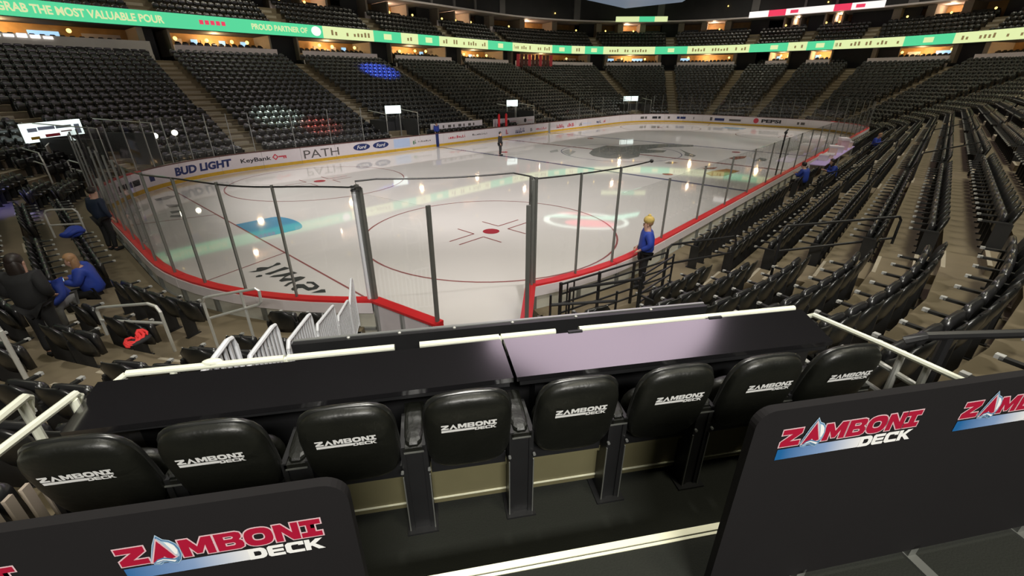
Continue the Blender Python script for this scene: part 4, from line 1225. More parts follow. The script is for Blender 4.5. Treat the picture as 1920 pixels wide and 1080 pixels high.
# ================================================================== RAILS AND FENCES AROUND THE DECK
def tube_rail(name, label, cat, tubes, posts, mt, r=0.02, extra=None):
    t = thing(name, label, cat, tuple(posts[0][0]) if posts else tuple(tubes[0][0]))
    o = Vector(t.location)
    for i, pts_ in enumerate(tubes):
        MB().tube([Vector(p) - o for p in pts_], r, 8).build('rail_tube' if i == 0 else 'mid_rail', M[mt], t)
    for pts_ in posts: MB().tube([Vector(p) - o for p in pts_], r, 8).build('post', M[mt], t)
    return t
# right hand side rail of the deck with square balusters
tube_rail('deck_side_rail', 'cream sloping side rail with grey bars right of the last deck chair', 'rail',
          [[D(2.70, 2.47, 3.36), D(2.72, 2.46, 3.43), D(2.74, 2.42, 3.465), D(2.75, 1.9, 3.53), D(2.75, 1.25, 3.60)],
           [D(2.79, 2.0, 3.38), D(2.79, 1.35, 3.38)], [D(2.79, 2.1, 3.20), D(2.79, 1.35, 3.20)]],
          [[D(2.79, v_, 2.76), D(2.78, v_, 3.53 + (1.9 - v_) * 0.1)] for v_ in (1.95, 1.80, 1.65, 1.50, 1.36)], 'silver', 0.019)
for o in bpy.data.objects['deck_side_rail'].children:
    if o.name.startswith('rail_tube'): o.data.materials[0] = M['cream']
tube_rail('deck_side_rail', 'cream sloping side rail left of the first deck chair, the inner one', 'rail',
          [[D(-1.96, 2.28, 3.44), D(-1.95, 2.32, 3.50), D(-1.94, 2.29, 3.53), D(-1.90, 1.83, 3.60), D(-1.86, 1.4, 3.66)]],
          [[D(-1.93, 2.25, 2.76), D(-1.93, 2.25, 3.52)], [D(-1.89, 1.6, 2.76), D(-1.89, 1.6, 3.62)]], 'cream', 0.020)
tube_rail('deck_side_rail', 'outer cream side rail at the far left, behind the inner one', 'rail',
          [[D(-2.17, 2.27, 3.44), D(-2.16, 2.30, 3.53), D(-2.14, 2.26, 3.56), D(-2.05, 1.9, 3.62), D(-2.02, 1.5, 3.68)]],
          [[D(-2.15, 2.24, 2.5), D(-2.15, 2.24, 3.55)]], 'cream', 0.022)
t = thing('slatted_guard', 'beige vertical slats beside the leftmost deck chair', 'guard', ORG, DA)
for i in range(7):
    v_ = 1.38 + 0.075 * i
    MB().box(-1.80, -1.785, v_, v_ + 0.04, ZF, 3.56 - 0.02 * i).build('slat', M['pillar'], t)
MB().box(-1.81, -1.775, 1.36, 1.92, 2.80, 2.84).build('bottom_rail', M['pillar'], t)
# white picket guards stepping down the left wall of the machine tunnel
PK = [(2.62, 3.32, 3.30, 3.25), (3.40, 4.18, 2.98, 2.88), (4.30, 5.30, 2.58, 2.40), (5.40, 6.48, 2.16, 1.92), (6.56, 7.55, 1.66, 1.48), (7.62, 8.22, 1.42, 1.62)]
PN = ['first white picket guard, nearest the deck counter', 'second white picket guard stepping down from the deck', 'third white picket guard, where the black beam begins',
      'fourth white picket guard down the tunnel wall', 'fifth white picket guard down the tunnel wall', 'sixth white picket guard, next to the gate post']
for i, (v0, v1, z0, z1) in enumerate(PK):
    t = thing('picket_guard', PN[i], 'guard', D(-1.6, v0, 0), DA, 'white picket guards on the tunnel wall')
    L = v1 - v0; k = max(0, int((16.83 - CR - (v0 + v1) / 2 - 1.3) / 0.86)); zb = row_z(k) + 0.05
    MB().tube([(0, 0, zb), (0, 0, z0 - 0.17), (0, 0.03, z0 - 0.11), (0, 0.09, z0 - 0.05), (0, L - 0.1, z1), (0, L - 0.03, z1 - 0.02), (0, L, z1 - 0.1), (0, L, zb)], 0.022, 8).build('frame_tube', M['white'], t)
    MB().tube([(0, 0, zb + 0.06), (0, L, zb + 0.06)], 0.016, 6).build('bottom_rail', M['white'], t)
    n = max(5, int(L / 0.085))
    for q in range(1, n):
        y = L * q / n; zt = z0 - 0.05 + (z1 - z0 + 0.05) * (y - 0.09) / max(0.01, L - 0.19) if y > 0.09 else z0 - 0.06
        MB().box(-0.009, 0.009, y - 0.016, y + 0.016, zb + 0.06, zt).build('picket', M['white'], t)

# loop guards out in the rows
tube_rail('loop_guard', 'silver loop guard rail in the left rows, nearest the deck', 'rail',
          [[(-31.95, -7.75, 0.86), (-31.95, -7.75, 1.35), (-31.93, -7.85, 1.43), (-31.86, -7.98, 1.47), (-31.36, -9.05, 1.72), (-31.29, -9.22, 1.70), (-31.27, -9.30, 1.62), (-31.27, -9.30, 0.86)],
           [(-31.95, -7.75, 1.16), (-31.27, -9.28, 1.40)]], [], 'silver', 0.026)
tube_rail('loop_guard', 'silver loop guard rail with a return bend by the curved boards', 'rail',
          [[(-30.66, -9.25, 0.55), (-30.66, -9.25, 1.55), (-30.64, -9.33, 1.65), (-30.58, -9.45, 1.70), (-30.08, -10.26, 1.93), (-30.05, -10.31, 1.90), (-30.06, -10.31, 1.70), (-30.1, -10.26, 1.64), (-30.64, -9.33, 1.26)]],
          [[(-30.24, -10.0, 0.55), (-30.24, -10.0, 1.85)]], 'silver', 0.024)
tube_rail('loop_guard', 'silver loop guard rail crossing the aisle behind the near goal', 'rail',
          [[(-32.0, 0.45, 0.86), (-32.0, 0.45, 1.58), (-31.95, 0.42, 1.66), (-31.86, 0.38, 1.68), (-31.40, 0.02, 1.68), (-31.34, -0.02, 1.60), (-31.32, -0.04, 0.52)], [(-32.0, 0.45, 1.24), (-31.33, -0.03, 1.24)]], [], 'silver', 0.026)
tube_rail('loop_guard', 'grey loop guard rail among the blue-lit seats at far left', 'rail',
          [[(-31.9, 15.0, 1.9), (-31.9, 14.6, 2.22), (-31.30, 10.4, 2.24), (-31.28, 10.1, 1.9), (-31.28, 10.0, 1.0)], [(-31.9, 14.8, 1.75), (-31.29, 10.05, 1.78)]], [], 'silver', 0.03)
tube_rail('loop_guard', 'grey loop guard rail near the far left corner of the boards', 'rail',
          [[(-30.45, 11.6, 0.9), (-30.45, 11.6, 1.68), (-30.4, 11.4, 1.72), (-29.90, 9.3, 1.62), (-29.88, 9.2, 1.5), (-29.88, 9.2, 0.6)], [(-30.45, 11.6, 1.35), (-29.88, 9.2, 1.25)]], [], 'silver', 0.03)
tube_rail('loop_guard', 'silver rail end at the left edge of the view', 'rail', [[(-33.1, -8.6, 1.3), (-33.12, -8.5, 2.0), (-33.0, -9.0, 2.15), (-32.85, -10.3, 2.35)], [(-33.1, -8.5, 1.65), (-32.85, -10.3, 1.95)]],
          [[(-32.86, -10.3, 1.2), (-32.85, -10.3, 2.35)]], 'silver', 0.026)
tube_rail('aisle_rail', 'black loop rail at the foot of the first right-hand aisle', 'rail',
          [[(-23.30, -14.33, 0.55), (-23.30, -14.33, 1.80), (-23.22, -14.36, 1.88), (-21.55, -15.1, 1.82), (-21.5, -15.15, 1.74), (-21.5, -15.15, 0.86)], [(-23.30, -14.33, 1.45), (-21.5, -15.13, 1.42)]], [], 'black', 0.026)
tube_rail('aisle_rail', 'long black loop rail partway up the first right-hand aisle', 'rail',
          [[(-22.53, -16.2, 1.4), (-22.53, -16.2, 2.42), (-22.45, -16.22, 2.50), (-20.12, -17.78, 2.50), (-20.05, -17.82, 2.42), (-20.05, -17.82, 1.9)], [(-22.53, -16.2, 2.0), (-20.05, -17.8, 2.02)]], [], 'black', 0.026)
tube_rail('aisle_rail', 'black handrail sloping across the tread right of the deck', 'rail',
          [[D(2.98, 1.95, 3.50), D(3.05, 1.9, 3.56), D(4.9, 1.55, 3.62)]], [[D(3.2, 1.87, 2.9), D(3.2, 1.87, 3.56)], [D(4.6, 1.6, 2.9), D(4.6, 1.6, 3.6)]], 'black', 0.03)
for i, (sx, lab) in enumerate([(11.15, 'black loop rails climbing the second right-hand aisle'), (21.95, 'black loop rails climbing the third right-hand aisle')]):
    t = thing('aisle_rail', lab, 'rail')
    p, n = ring(sx)
    for k in (1, 4, 7, 10, 13):
        d_, z_ = row_d(k), row_z(k)
        b = MB(); b.tube([(p.x, p.y + n.y * d_, z_ - 0.2), (p.x, p.y + n.y * d_, z_ + 0.9), (p.x, p.y + n.y * (d_ + 0.05), z_ + 0.95), (p.x, p.y + n.y * (d_ + 1.3), z_ + 1.40), (p.x, p.y + n.y * (d_ + 1.35), z_ + 1.35), (p.x, p.y + n.y * (d_ + 1.35), z_ + 0.3)], 0.025, 6)
        b.build('rail_tube', M['black'], t)
# black multi-bar barrier at the corner of the tunnel
t = thing('platform_barrier', 'black barrier of stacked bars beside the gate, right of the tunnel', 'barrier')
A_, B_ = Vector((-25.70, -13.30, 0)), Vector((-22.75, -14.10, 0))
for z in (0.62, 0.83, 1.04, 1.25, 1.46): MB().tube([A_ + Vector((0, 0, z)), B_ + Vector((0, 0, z + 0.05))], 0.022, 8).build('bar', M['black'], t)
for f in (0.0, 0.33, 0.66, 1.0):
    p = A_.lerp(B_, f); MB().box(p.x - 0.025, p.x + 0.025, p.y - 0.025, p.y + 0.025, 0.5, 1.5).build('post', M['black'], t)
for f in (0.05, 0.1):
    p = A_.lerp(B_, f * 1.1); MB().box(p.x - 0.012, p.x + 0.012, p.y - 0.012, p.y + 0.012, 0.7, 1.44).build('baluster', M['black'], t)
t2 = thing('platform_barrier', 'black slatted barrier end leaning by the first right-hand aisle', 'barrier')
for q in range(5):
    MB().tube([(-24.4, -14.35, 0.75 + 0.2 * q), (-23.5, -14.55, 0.95 + 0.2 * q)], 0.02, 6).build('bar', M['black'], t2)
for x, y, z in ((-24.4, -14.35, 1.6), (-23.5, -14.55, 1.8)): MB().tube([(x, y, 0.6), (x, y, z)], 0.022, 6).build('post', M['black'], t2)
t3 = thing('platform_barrier', 'low black bars across the wheelchair place by the tunnel edge', 'barrier')
for (a, c) in [((-26.35, -13.55, 1.35), (-25.4, -14.35, 1.35)), ((-26.35, -13.55, 1.05), (-25.4, -14.35, 1.05)), ((-25.9, -13.65, 1.55), (-24.6, -14.4, 1.55))]:
    MB().tube([a, c], 0.03, 8).build('bar', M['black'], t3)
for x, y in ((-26.35, -13.55), (-25.4, -14.35), (-25.9, -13.65), (-24.6, -14.4)): MB().tube([(x, y, 0.5), (x, y, 1.55)], 0.024, 6).build('post', M['black'], t3)
# grey slat guards far left
for i, (x, y, z, L) in enumerate([(-30.9, 13.0, 1.0, 2.6), (-30.0, 12.6, 0.9, 2.6), (-31.2, 17.5, 1.4, 2.6)]):
    t = thing('slat_fence', ['grey slat guard below the left lit sign', 'grey slat guard right of the left lit sign', 'grey slat guard at the far left edge'][i], 'guard', (x, y, 0), 0)
    MB().tube([(0, 0, z), (0, 0, z + 1.25), (0.1, 0.2, z + 1.3), (0.45, L, z + 1.3), (0.5, L, z)], 0.03, 6).build('frame_tube', M['silver'], t)
    for q in range(1, 8):
        f = q / 8; MB().box(0.5 * f - 0.02, 0.5 * f + 0.02, L * f - 0.03, L * f + 0.03, z, z + 1.28).build('slat', M['pillar'], t)

# ================================================================== SIGNS, PORTALS, SCOREBOARD
def portal_sign(sv, d, z0, z1, wd, label, lines, tilt=0):
    p, n = ring(sv, d); a = math.atan2(n.y, n.x) - math.pi / 2 + tilt
    t = thing('portal_sign', label, 'sign', (p.x, p.y, 0), a)
    sbx = MB().box(-wd / 2, wd / 2, -0.04, 0.12, z0, z1).build('sign_box', M['sign_white'], t)
    for (x0, x1, q0, q1, m_) in lines:
        MB().box(wd * (x0 - 0.5), wd * (x1 - 0.5), -0.05, -0.04, z0 + (z1 - z0) * q0, z0 + (z1 - z0) * q1).build('sign_print', M[m_], sbx)
    for x in (-wd / 2 + 0.06, wd / 2 - 0.06): MB().box(x - 0.04, x + 0.04, 0.12, 0.2, 0.4, z1).build('sign_post', M['steel'], t)
    return t
LN = [(0.05, 0.2, 0.55, 0.75, 'pblue_print'), (0.22, 0.5, 0.6, 0.78, 'pblue_print'), (0.52, 0.8, 0.6, 0.75, 'sky_print'), (0.06, 0.2, 0.15, 0.3, 'kick'), (0.3, 0.55, 0.2, 0.36, 'red_print'), (0.58, 0.78, 0.38, 0.46, 'pink'), (0.85, 0.95, 0.2, 0.75, 'pblue_print')]
portal_sign(ang_s(127.8), 5.0, 2.35, 3.2, 3.3, 'large lit white sign over the portal at far left', LN, rad(8))
portal_sign(sN(-9.9), 2.6, 2.62, 3.22, 1.3, 'small lit white sign by the second far-side aisle', [], rad(-10))
portal_sign(sN(4.6), 2.6, 2.65, 3.25, 1.25, 'small lit white sign near the middle of the far side', [], rad(-15))
portal_sign(ang_s(60.5), 3.0, 2.55, 3.15, 2.2, 'lit white sign in the far corner above the boards', [], 0)
for i, (sv, hw, k0, k1) in enumerate(VOM):
    p, n = ring(sv, 0); a = math.atan2(n.y, n.x) - math.pi / 2
    t = struct('portal_opening', (p.x, p.y, 0), a)
    dd = row_d(k1 + 1)
    MB().box(-hw, -hw + 0.1, 1.4, dd, 0.4, row_z(k1) + 1.0).build('side_wall', M['wall_dark'], t)
    MB().box(hw - 0.1, hw, 1.4, dd, 0.4, row_z(k1) + 1.0).build('side_wall', M['wall_dark'], t)
    MB().box(-hw, hw, dd - 0.1, dd, 0.4, row_z(k1) + 1.0).build('back_wall', M['wall_dark'], t)
    b = MB()
    for sx in (-hw, hw): b.tube([(sx, 1.4, row_z(0)), (sx, 1.4, row_z(k1) + 1.5), (sx, dd, row_z(k1) + 1.7)], 0.03, 6)
    b.build('portal_rail', M['silver'], t)

# the hanging scoreboard over centre ice (its foot just shows at the top of the view)
sb = thing('scoreboard', 'huge hanging scoreboard over centre ice, only its foot in view', 'scoreboard', (0, 0, 0), 0)
b = MB(); b.add([(x * 2.6, y * 2.2, 10.0) for x, y in ((-1, -1), (1, -1), (1, 1), (-1, 1))] + [(x * 8.0, y * 7.4, 14.2) for x, y in ((-1, -1), (1, -1), (1, 1), (-1, 1))],
               [(3, 2, 1, 0), (4, 5, 6, 7), (0, 1, 5, 4), (1, 2, 6, 5), (2, 3, 7, 6), (3, 0, 4, 7)])
b.build('lower_screen', M['screen_dim'], sb)
MB().box(-7.98, 7.98, -7.38, 7.38, 14.2, 25.5).build('body', M['black'], sb)
for (x0, x1, y0, y1) in [(-8.05, -8.0, -7.45, 7.45), (8.0, 8.05, -7.45, 7.45), (-8.0, 8.0, -7.45, -7.4), (-8.0, 8.0, 7.4, 7.45)]:
    MB().box(x0, x1, y0, y1, 15.0, 24.6).build('screen', M['screen' if x1 < 0 or y1 < 0 else 'screen_far'], sb)
b = MB()
for sx in (-5, 5):
    for sy in (-4, 4): b.tube([(sx, sy, 25.5), (sx, sy, 32.0)], 0.1, 6)
b.build('hanger', M['steel'], sb)
# corner video screen high in the far corner (its emblem is mirrored in the ice)
dirv = Vector((math.cos(rad(32.6)), math.sin(rad(32.6)), 0)); c0 = Vector((CAM.x, CAM.y, 0)) + dirv * 88.0
vs_ = thing('corner_screen', 'wide corner video screen with a red and mint emblem, above the view', 'screen', (c0.x, c0.y, 20.6), rad(32.6) - math.pi / 2)
MB().box(-12, 12, 0.0, 0.4, -2.6, 2.6).build('screen_case', M['black'], vs_)
def scr(name, polys, mt, y):
    b = MB()
    for p in polys: b.add([(px, y, pz) for px, pz in p], [tuple(range(len(p)))])
    b.build(name, M[mt], vs_)
M['scr_mint'] = lit('screen_mint', (0.45, 0.95, 0.72), 2.2); M['scr_red'] = lit('screen_red', (0.95, 0.10, 0.16), 2.2); M['scr_white'] = lit('screen_white', (0.85, 0.98, 0.88), 2.4)
def ell(cx, cz, a, c, t0=0, t1=2 * math.pi, n=28): return [(cx + a * math.cos(t), cz + c * math.sin(t)) for t in np.linspace(t0, t1, n, endpoint=False)]
scr('emblem_outline', [ell(0, 0.1, 8.6, 1.7)], 'scr_white', -0.01)
scr('emblem_gap', [ell(0.2, 0.05, 7.6, 1.35)], 'black', -0.02)
scr('emblem_body', [ell(1.0, 0.5, 5.2, 0.75)], 'scr_red', -0.03)
scr('emblem_swoosh', [[(-9, -0.4), (-5, -1.0), (0, -0.9), (5, -1.2), (10.5, -2.3), (10, -1.5), (6, -0.4), (1, -0.35), (-4, -0.5)]], 'scr_mint', -0.03)
scr('emblem_tail', [[(-8.6, -1.3), (-4, -1.7), (1, -1.4), (1, -1.15), (-4, -1.35)]], 'scr_red', -0.03)

# white ad boards behind the players' benches on the far side
for (x0, x1, z0, z1, lab) in [(-7.3, -1.2, 1.12, 1.72, 'long white board with dark prints behind the far bench, left one'), (0.3, 6.5, 1.0, 1.68, 'long white board with two round prints behind the far bench, right one')]:
    t = thing('bench_board', lab, 'ad board', ((x0 + x1) / 2, 14.15, 0))
    h = (x1 - x0) / 2
    MB().box(-h, h, -0.03, 0.03, z0, z1).build('board_panel', M['board'], t)
    for x in (-h + 0.3, 0, h - 0.3): MB().box(x - 0.05, x + 0.05, 0.03, 0.1, 0.0, z1 - 0.1).build('leg', M['steel'], t)
    if x0 < 0:
        for q in range(7):
            xx = -h + 1.3 + q * 0.6; MB().box(xx, xx + (0.34 if q % 2 else 0.16), -0.036, -0.03, z0 + 0.2, z0 + 0.42).build('print_mark', M['grey_print'], t)
    else:
        for xx in (-1.0, 1.6):
            b = MB().add([(xx + 0.2 * math.cos(a), -0.036, (z0 + z1) / 2 + 0.2 * math.sin(a)) for a in np.linspace(0, 2 * math.pi, 16, endpoint=False)], [tuple(range(16))]); b.build('round_print', M['black_print'], t)
            MB().box(xx + 0.4, xx + 1.2, -0.036, -0.03, z0 + 0.28, z0 + 0.38).build('print_mark', M['pink'], t)
for i, (x, y) in enumerate([(0.12, 13.2), (1.12, 13.2)]):
    t = thing('red_post', ['left tall red post behind the far boards at centre ice', 'right tall red post behind the far boards at centre ice'][i], 'post', (x, y, 0))
    MB().tube([(0, 0, 0.0), (0, 0, 2.14)], 0.11, 10).build('post_pad', M['red_pad'], t)
    MB().tube([(0, 0, 2.14), (0, 0, 2.22)], 0.06, 8).build('post_cap', M['red_pad'], t)
    MB().box(-0.12, 0.12, -0.12, 0.12, 0.0, 0.05).build('foot_plate', M['steel'], t)
for i, (x, y, z) in enumerate([(-26.35, 14.6, 2.2), (-25.3, 15.0, 2.26)]):  # ceiling lamp reflections in the far glass, built as small glowing discs
    t = thing('work_light', ['left bright work light on a stand behind the far corner glass', 'right bright work light on a stand behind the far corner glass'][i], 'lamp', (x, y, 0))
    MB().tube([(0, 0, 0.5), (0, 0, z)], 0.03, 6).build('stand', M['steel'], t)  # made-up stand that carries the glint
    MB().ellipsoid((0, -0.05, z + 0.05), 0.15, 0.08, 0.15, nu=12, nv=8).build('lamp_head', M['lamp_white'], t)
    MB().box(-0.18, 0.18, 0.0, 0.1, z - 0.12, z + 0.22).build('housing', M['black'], t)
t = thing('corner_pole', 'black pole with a silver band on the boards at far left', 'pole', (-30.5, 0.95, 0))
MB().tube([(0.0, 0.0, 1.07), (-0.02, 0.1, 2.0), (-0.1, 0.1, 3.6)], 0.035, 8).build('pole', M['black'], t); MB().tube([(-0.01, 0.05, 1.5), (-0.03, 0.1, 2.3)], 0.05, 8).build('band', M['silver'], t)
t = thing('hook_pole', 'thin black pole with a bent top rising from the right boards', 'pole', (-8.48, -12.88, 0))
MB().tube([(0, 0, 1.07), (0, 0, 2.9), (0.03, 0, 3.0), (0.25, 0, 3.06)], 0.035, 8).build('pole', M['black'], t); MB().ellipsoid((0.0, 0, 2.95), 0.07, 0.07, 0.07, nu=8, nv=6).build('clamp', M['black'], t)
# arched red banner on the far upper ledge
t = thing('red_net', 'red lattice screen hanging from the far corner ledge', 'screen', (0, 0, 0))
P0, P1 = ring(79.54 + 0.2, 17.4)[0], ring(ang_s(74), 17.4)[0]
for q in range(10):
    f = q / 10; a = P0.lerp(P1, f); c = P0.lerp(P1, f + 0.08)
    zl = 6.6 + 0.25 * abs(q - 4) * 0.4
    MB().add([(a.x, a.y, zl), (c.x, c.y, zl), (c.x, c.y, 8.6), (a.x, a.y, 8.6), (a.x, a.y - 0.05, zl), (c.x, c.y - 0.05, zl), (c.x, c.y - 0.05, 8.6), (a.x, a.y - 0.05, 8.6)],
             [(0, 1, 2, 3), (7, 6, 5, 4), (0, 4, 5, 1), (3, 2, 6, 7)]).build('lattice_strip', M['cap_dark'] if q % 3 else M['red_print'], t)

# scorers' table in the right-hand front row
t = thing('scorer_table', 'long lilac-lit table behind the right boards, crowded with boxes', 'table', (2.0, -13.7, 0))
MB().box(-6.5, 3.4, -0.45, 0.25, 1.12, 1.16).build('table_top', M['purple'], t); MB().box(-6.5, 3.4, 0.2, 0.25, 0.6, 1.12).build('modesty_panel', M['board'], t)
for x in (-6.2, -1.5, 3.1): MB().box(x - 0.04, x + 0.04, -0.4, -0.32, 0.5, 1.12).build('leg', M['steel'], t)
for i, (x, dy, w_, h_, m_, lab) in enumerate([(-4.6, -0.05, 0.5, 0.3, 'board', 'white box at the near end of the scorers table'), (-3.4, -0.1, 0.8, 0.22, 'peach', 'flat peach box on the scorers table'),
        (-1.9, 0.0, 0.7, 0.5, 'peach', 'tall peach box in the middle of the scorers table'), (-0.6, -0.1, 0.6, 0.35, 'board', 'white box right of the tall peach one'), (1.0, -0.05, 0.8, 0.7, 'pink', 'pink bundle standing on the far end of the scorers table'), (2.4, -0.1, 0.6, 0.4, 'peach', 'small peach box at the far end of the scorers table')]):
    bx = thing('storage_box', lab, 'box', (2.0 + x, -13.7 + dy, 1.16), 0.1 * i)
    MB().box(-w_ / 2, w_ / 2, -0.2, 0.2, 0, h_ * 0.8).build('box_body', M[m_], bx); MB().box(-w_ / 2 - 0.02, w_ / 2 + 0.02, -0.22, 0.22, h_ * 0.8, h_).build('lid', M['board'], bx)

# ================================================================== PEOPLE
def skin_mesh(name, verts, edges, radii, mt, root=0, sub=1):
    me = bpy.data.meshes.new(name)
    me.from_pydata(verts, edges, [])
    o = bpy.data.objects.new('tmp', me); COL.objects.link(o)
    o.modifiers.new('s', 'SKIN')
    sl = me.skin_vertices[0].data
    for i, r in enumerate(radii):
        sl[i].radius = (r, r) if not isinstance(r, tuple) else r
        sl[i].use_root = (i == root)
    m = o.modifiers.new('d', 'SUBSURF'); m.levels = sub; m.render_levels = sub
    dg = bpy.context.evaluated_depsgraph_get(); dg.update()
    out = bpy.data.meshes.new_from_object(o.evaluated_get(dg))
    bpy.data.objects.remove(o); bpy.data.meshes.remove(me)
    out.name = name; out.materials.clear(); out.materials.append(mt)
    out.polygons.foreach_set('use_smooth', [True] * len(out.polygons))
    return out
def person(label, loc, rz, J, top, bottom, hair, long_hair=False, h=1.0, hood=None, bulk=1.12):
    """J holds the joint positions; x right, y forward, z up, metres at height 1.75"""
    t = thing('person', label, 'person', loc, rz)
    V = lambda k: Vector(J[k]) * h
    names = ['pelvis', 'waist', 'chest', 'neck', 'jaw', 'brow', 'crown']
    vs = [V(n) for n in names]; rr = [.13, .115, .135, .055, .068, .092, .062]; es = [(i, i + 1) for i in range(6)]
    idx = {n: i for i, n in enumerate(names)}
    def add(n, p, r, par):
        idx[n] = len(vs); vs.append(Vector(p)); rr.append(r * 1.0); es.append((par, idx[n]))
        return idx[n]
    face = (V('brow') - V('jaw')); fwd = Vector(J.get('face', (0, 1, 0))).normalized()
    add('nose', (V('jaw') * 0.45 + V('brow') * 0.55) + fwd * 0.105 * h, .016, idx['jaw'])
    for s_, sd in (('l', -1), ('r', 1)):
        a = add('sh' + s_, V('sh' + s_), .062, idx['chest']); a = add('el' + s_, V('el' + s_), .044, a); a = add('wr' + s_, V('wr' + s_), .030, a)
        hd = (V('wr' + s_) - V('el' + s_)).normalized()
        side = hd.cross(Vector((0, 0, 1)));
        if side.length < 0.2: side = hd.cross(Vector((0, 1, 0)))
        side.normalize(); dn = hd.cross(side).normalized()
        pm = add('palm' + s_, V('wr' + s_) + hd * 0.07 * h, .034, a)
        for q in range(4):
            f0 = add('f%d%s' % (q, s_), V('wr' + s_) + hd * 0.115 * h + side * (q - 1.5) * 0.021, .010, pm)
            add('g%d%s' % (q, s_), V('wr' + s_) + hd * (0.150 + 0.012 * (q in (1, 2))) * h + side * (q - 1.5) * 0.022 + dn * 0.02, .009, f0)
        th = add('th' + s_, V('wr' + s_) + hd * 0.075 * h + side * sd * 0.05, .011, pm); add('ti' + s_, V('wr' + s_) + hd * 0.11 * h + side * sd * 0.062, .009, th)
        a = add('hp' + s_, V('hp' + s_), .092, 0); a = add('kn' + s_, V('kn' + s_), .062, a); a = add('an' + s_, V('an' + s_), .042, a)
        add('to' + s_, V('to' + s_), .036, a)
    link('body', skin_mesh('body', vs, es, rr, M['skin'], 0, 1), t)
    # clothes grown over the same joints
    pv = [V('pelvis') + (V('pelvis') - V('waist')).normalized() * 0.10 * h] + [V(n) for n in ('waist', 'chest')] + [V('chest') * 0.35 + V('neck') * 0.65]; pr = [.182, .162, .178, .085]; pe = [(0, 1), (1, 2), (2, 3)]
    for s_ in 'lr':
        n = len(pv); pv += [V('sh' + s_), V('el' + s_), V('el' + s_) * 0.06 + V('wr' + s_) * 0.94]; pr += [.088, .066, .050]; pe += [(2, n), (n, n + 1), (n + 1, n + 2)]
    link('jacket', skin_mesh('jacket', pv, pe, [q * bulk for q in pr], M[top], 0, 1), t)
    qv = [V('pelvis')]; qr = [.155]; qe = []
    for s_ in 'lr':
        n = len(qv); qv += [V('hp' + s_), V('kn' + s_), V('an' + s_) * 0.97 + V('kn' + s_) * 0.03]; qr += [.108, .080, .060]; qe += [(0, n), (n, n + 1), (n + 1, n + 2)]
    link('trousers', skin_mesh('trousers', qv, qe, qr, M[bottom], 0, 1), t)
    for s_ in 'lr':
        a, c = V('an' + s_), V('to' + s_)
        b = MB(); m_ = (a + c) / 2
        ang = math.atan2(c.y - a.y, c.x - a.x) - math.pi / 2
        b.ellipsoid((0, 0, 0), .05, .14, .05, 0.7, 0.8, 12, 8, Matrix.Translation((m_.x, m_.y, m_.z - 0.005)) @ Matrix.Rotation(ang, 4, 'Z')); b.build('shoe', M['black_cloth'], t, True)
    hc = V('brow') - fwd * 0.018 + Vector((0, 0, 0.022))
    b = MB()
    b.ellipsoid((hc.x, hc.y, hc.z), .108, .112, .112, 1, 1, 16, 10)
    keep = []
    for f in b.f:
        c = sum((Vector(b.v[i]) for i in f), Vector()) / len(f) - hc
        if c.dot(fwd) > 0.035 and c.z < 0.045: continue
        if c.z < -0.075: continue
        keep.append(f)
    b.f = keep
    if long_hair:
        q = hc - fwd * 0.05
        b.ellipsoid((q.x, q.y, q.z - 0.15), .105, .07, .20, 0.8, 0.8, 14, 8)
    link('hair', b.mesh('hair', M[hair], True), t)
    e = MB(); m_ = M['black_cloth']
    up = Vector((0, 0, 1)); rt = fwd.cross(up).normalized()
    for sd in (-1, 1):
        c = V('jaw') * 0.35 + V('brow') * 0.65 + fwd * 0.084 + rt * sd * 0.032
        e.ellipsoid((c.x, c.y, c.z), .012, .012, .009, nu=8, nv=6)
    link('eyes', e.mesh('eyes', m_, True), t)
    mo = MB(); c = V('jaw') * 0.85 + V('brow') * 0.15 + fwd * 0.07; mo.ellipsoid((c.x, c.y, c.z), .024, .012, .007, nu=8, nv=6); link('mouth', mo.mesh('mouth', M['burg'], True), t)
    ea = MB()
    for sd in (-1, 1):
        c = V('jaw') * 0.4 + V('brow') * 0.6 + rt * sd * 0.092; ea.ellipsoid((c.x, c.y, c.z), .014, .02, .03, nu=8, nv=6)
    link('ears', ea.mesh('ears', M['skin'], True), t)
    if hood:
        b = MB(); c = hc + Vector((0, 0, 0.05)); b.ellipsoid((c.x, c.y, c.z), .118, .122, .10, 1, 1, 16, 8); b.ellipsoid((c.x, c.y, c.z + 0.10), .04, .04, .04, nu=10, nv=6)
        link('knit_hat', b.mesh('knit_hat', M[hood], True), t)
    return t
STAND = dict(pelvis=(0, 0, .95), waist=(0, 0, 1.10), chest=(0, .0, 1.32), neck=(0, .01, 1.47), jaw=(0, .035, 1.555), brow=(0, .03, 1.645), crown=(0, .01, 1.70),
             shl=(-.19, 0, 1.42), shr=(.19, 0, 1.42), ell=(-.25, -.03, 1.15), elr=(.25, -.03, 1.15), wrl=(-.24, .08, .92), wrr=(.24, .08, .92),
             hpl=(-.10, 0, .88), hpr=(.10, 0, .88), knl=(-.11, .02, .49), knr=(.11, .02, .49), anl=(-.11, -.02, .08), anr=(.11, -.02, .08), tol=(-.12, .14, .04), tor=(.12, .14, .04))
POCKET = dict(STAND, ell=(-.27, -.06, 1.16), elr=(.27, -.06, 1.16), wrl=(-.16, .15, 1.02), wrr=(.16, .15, 1.02))
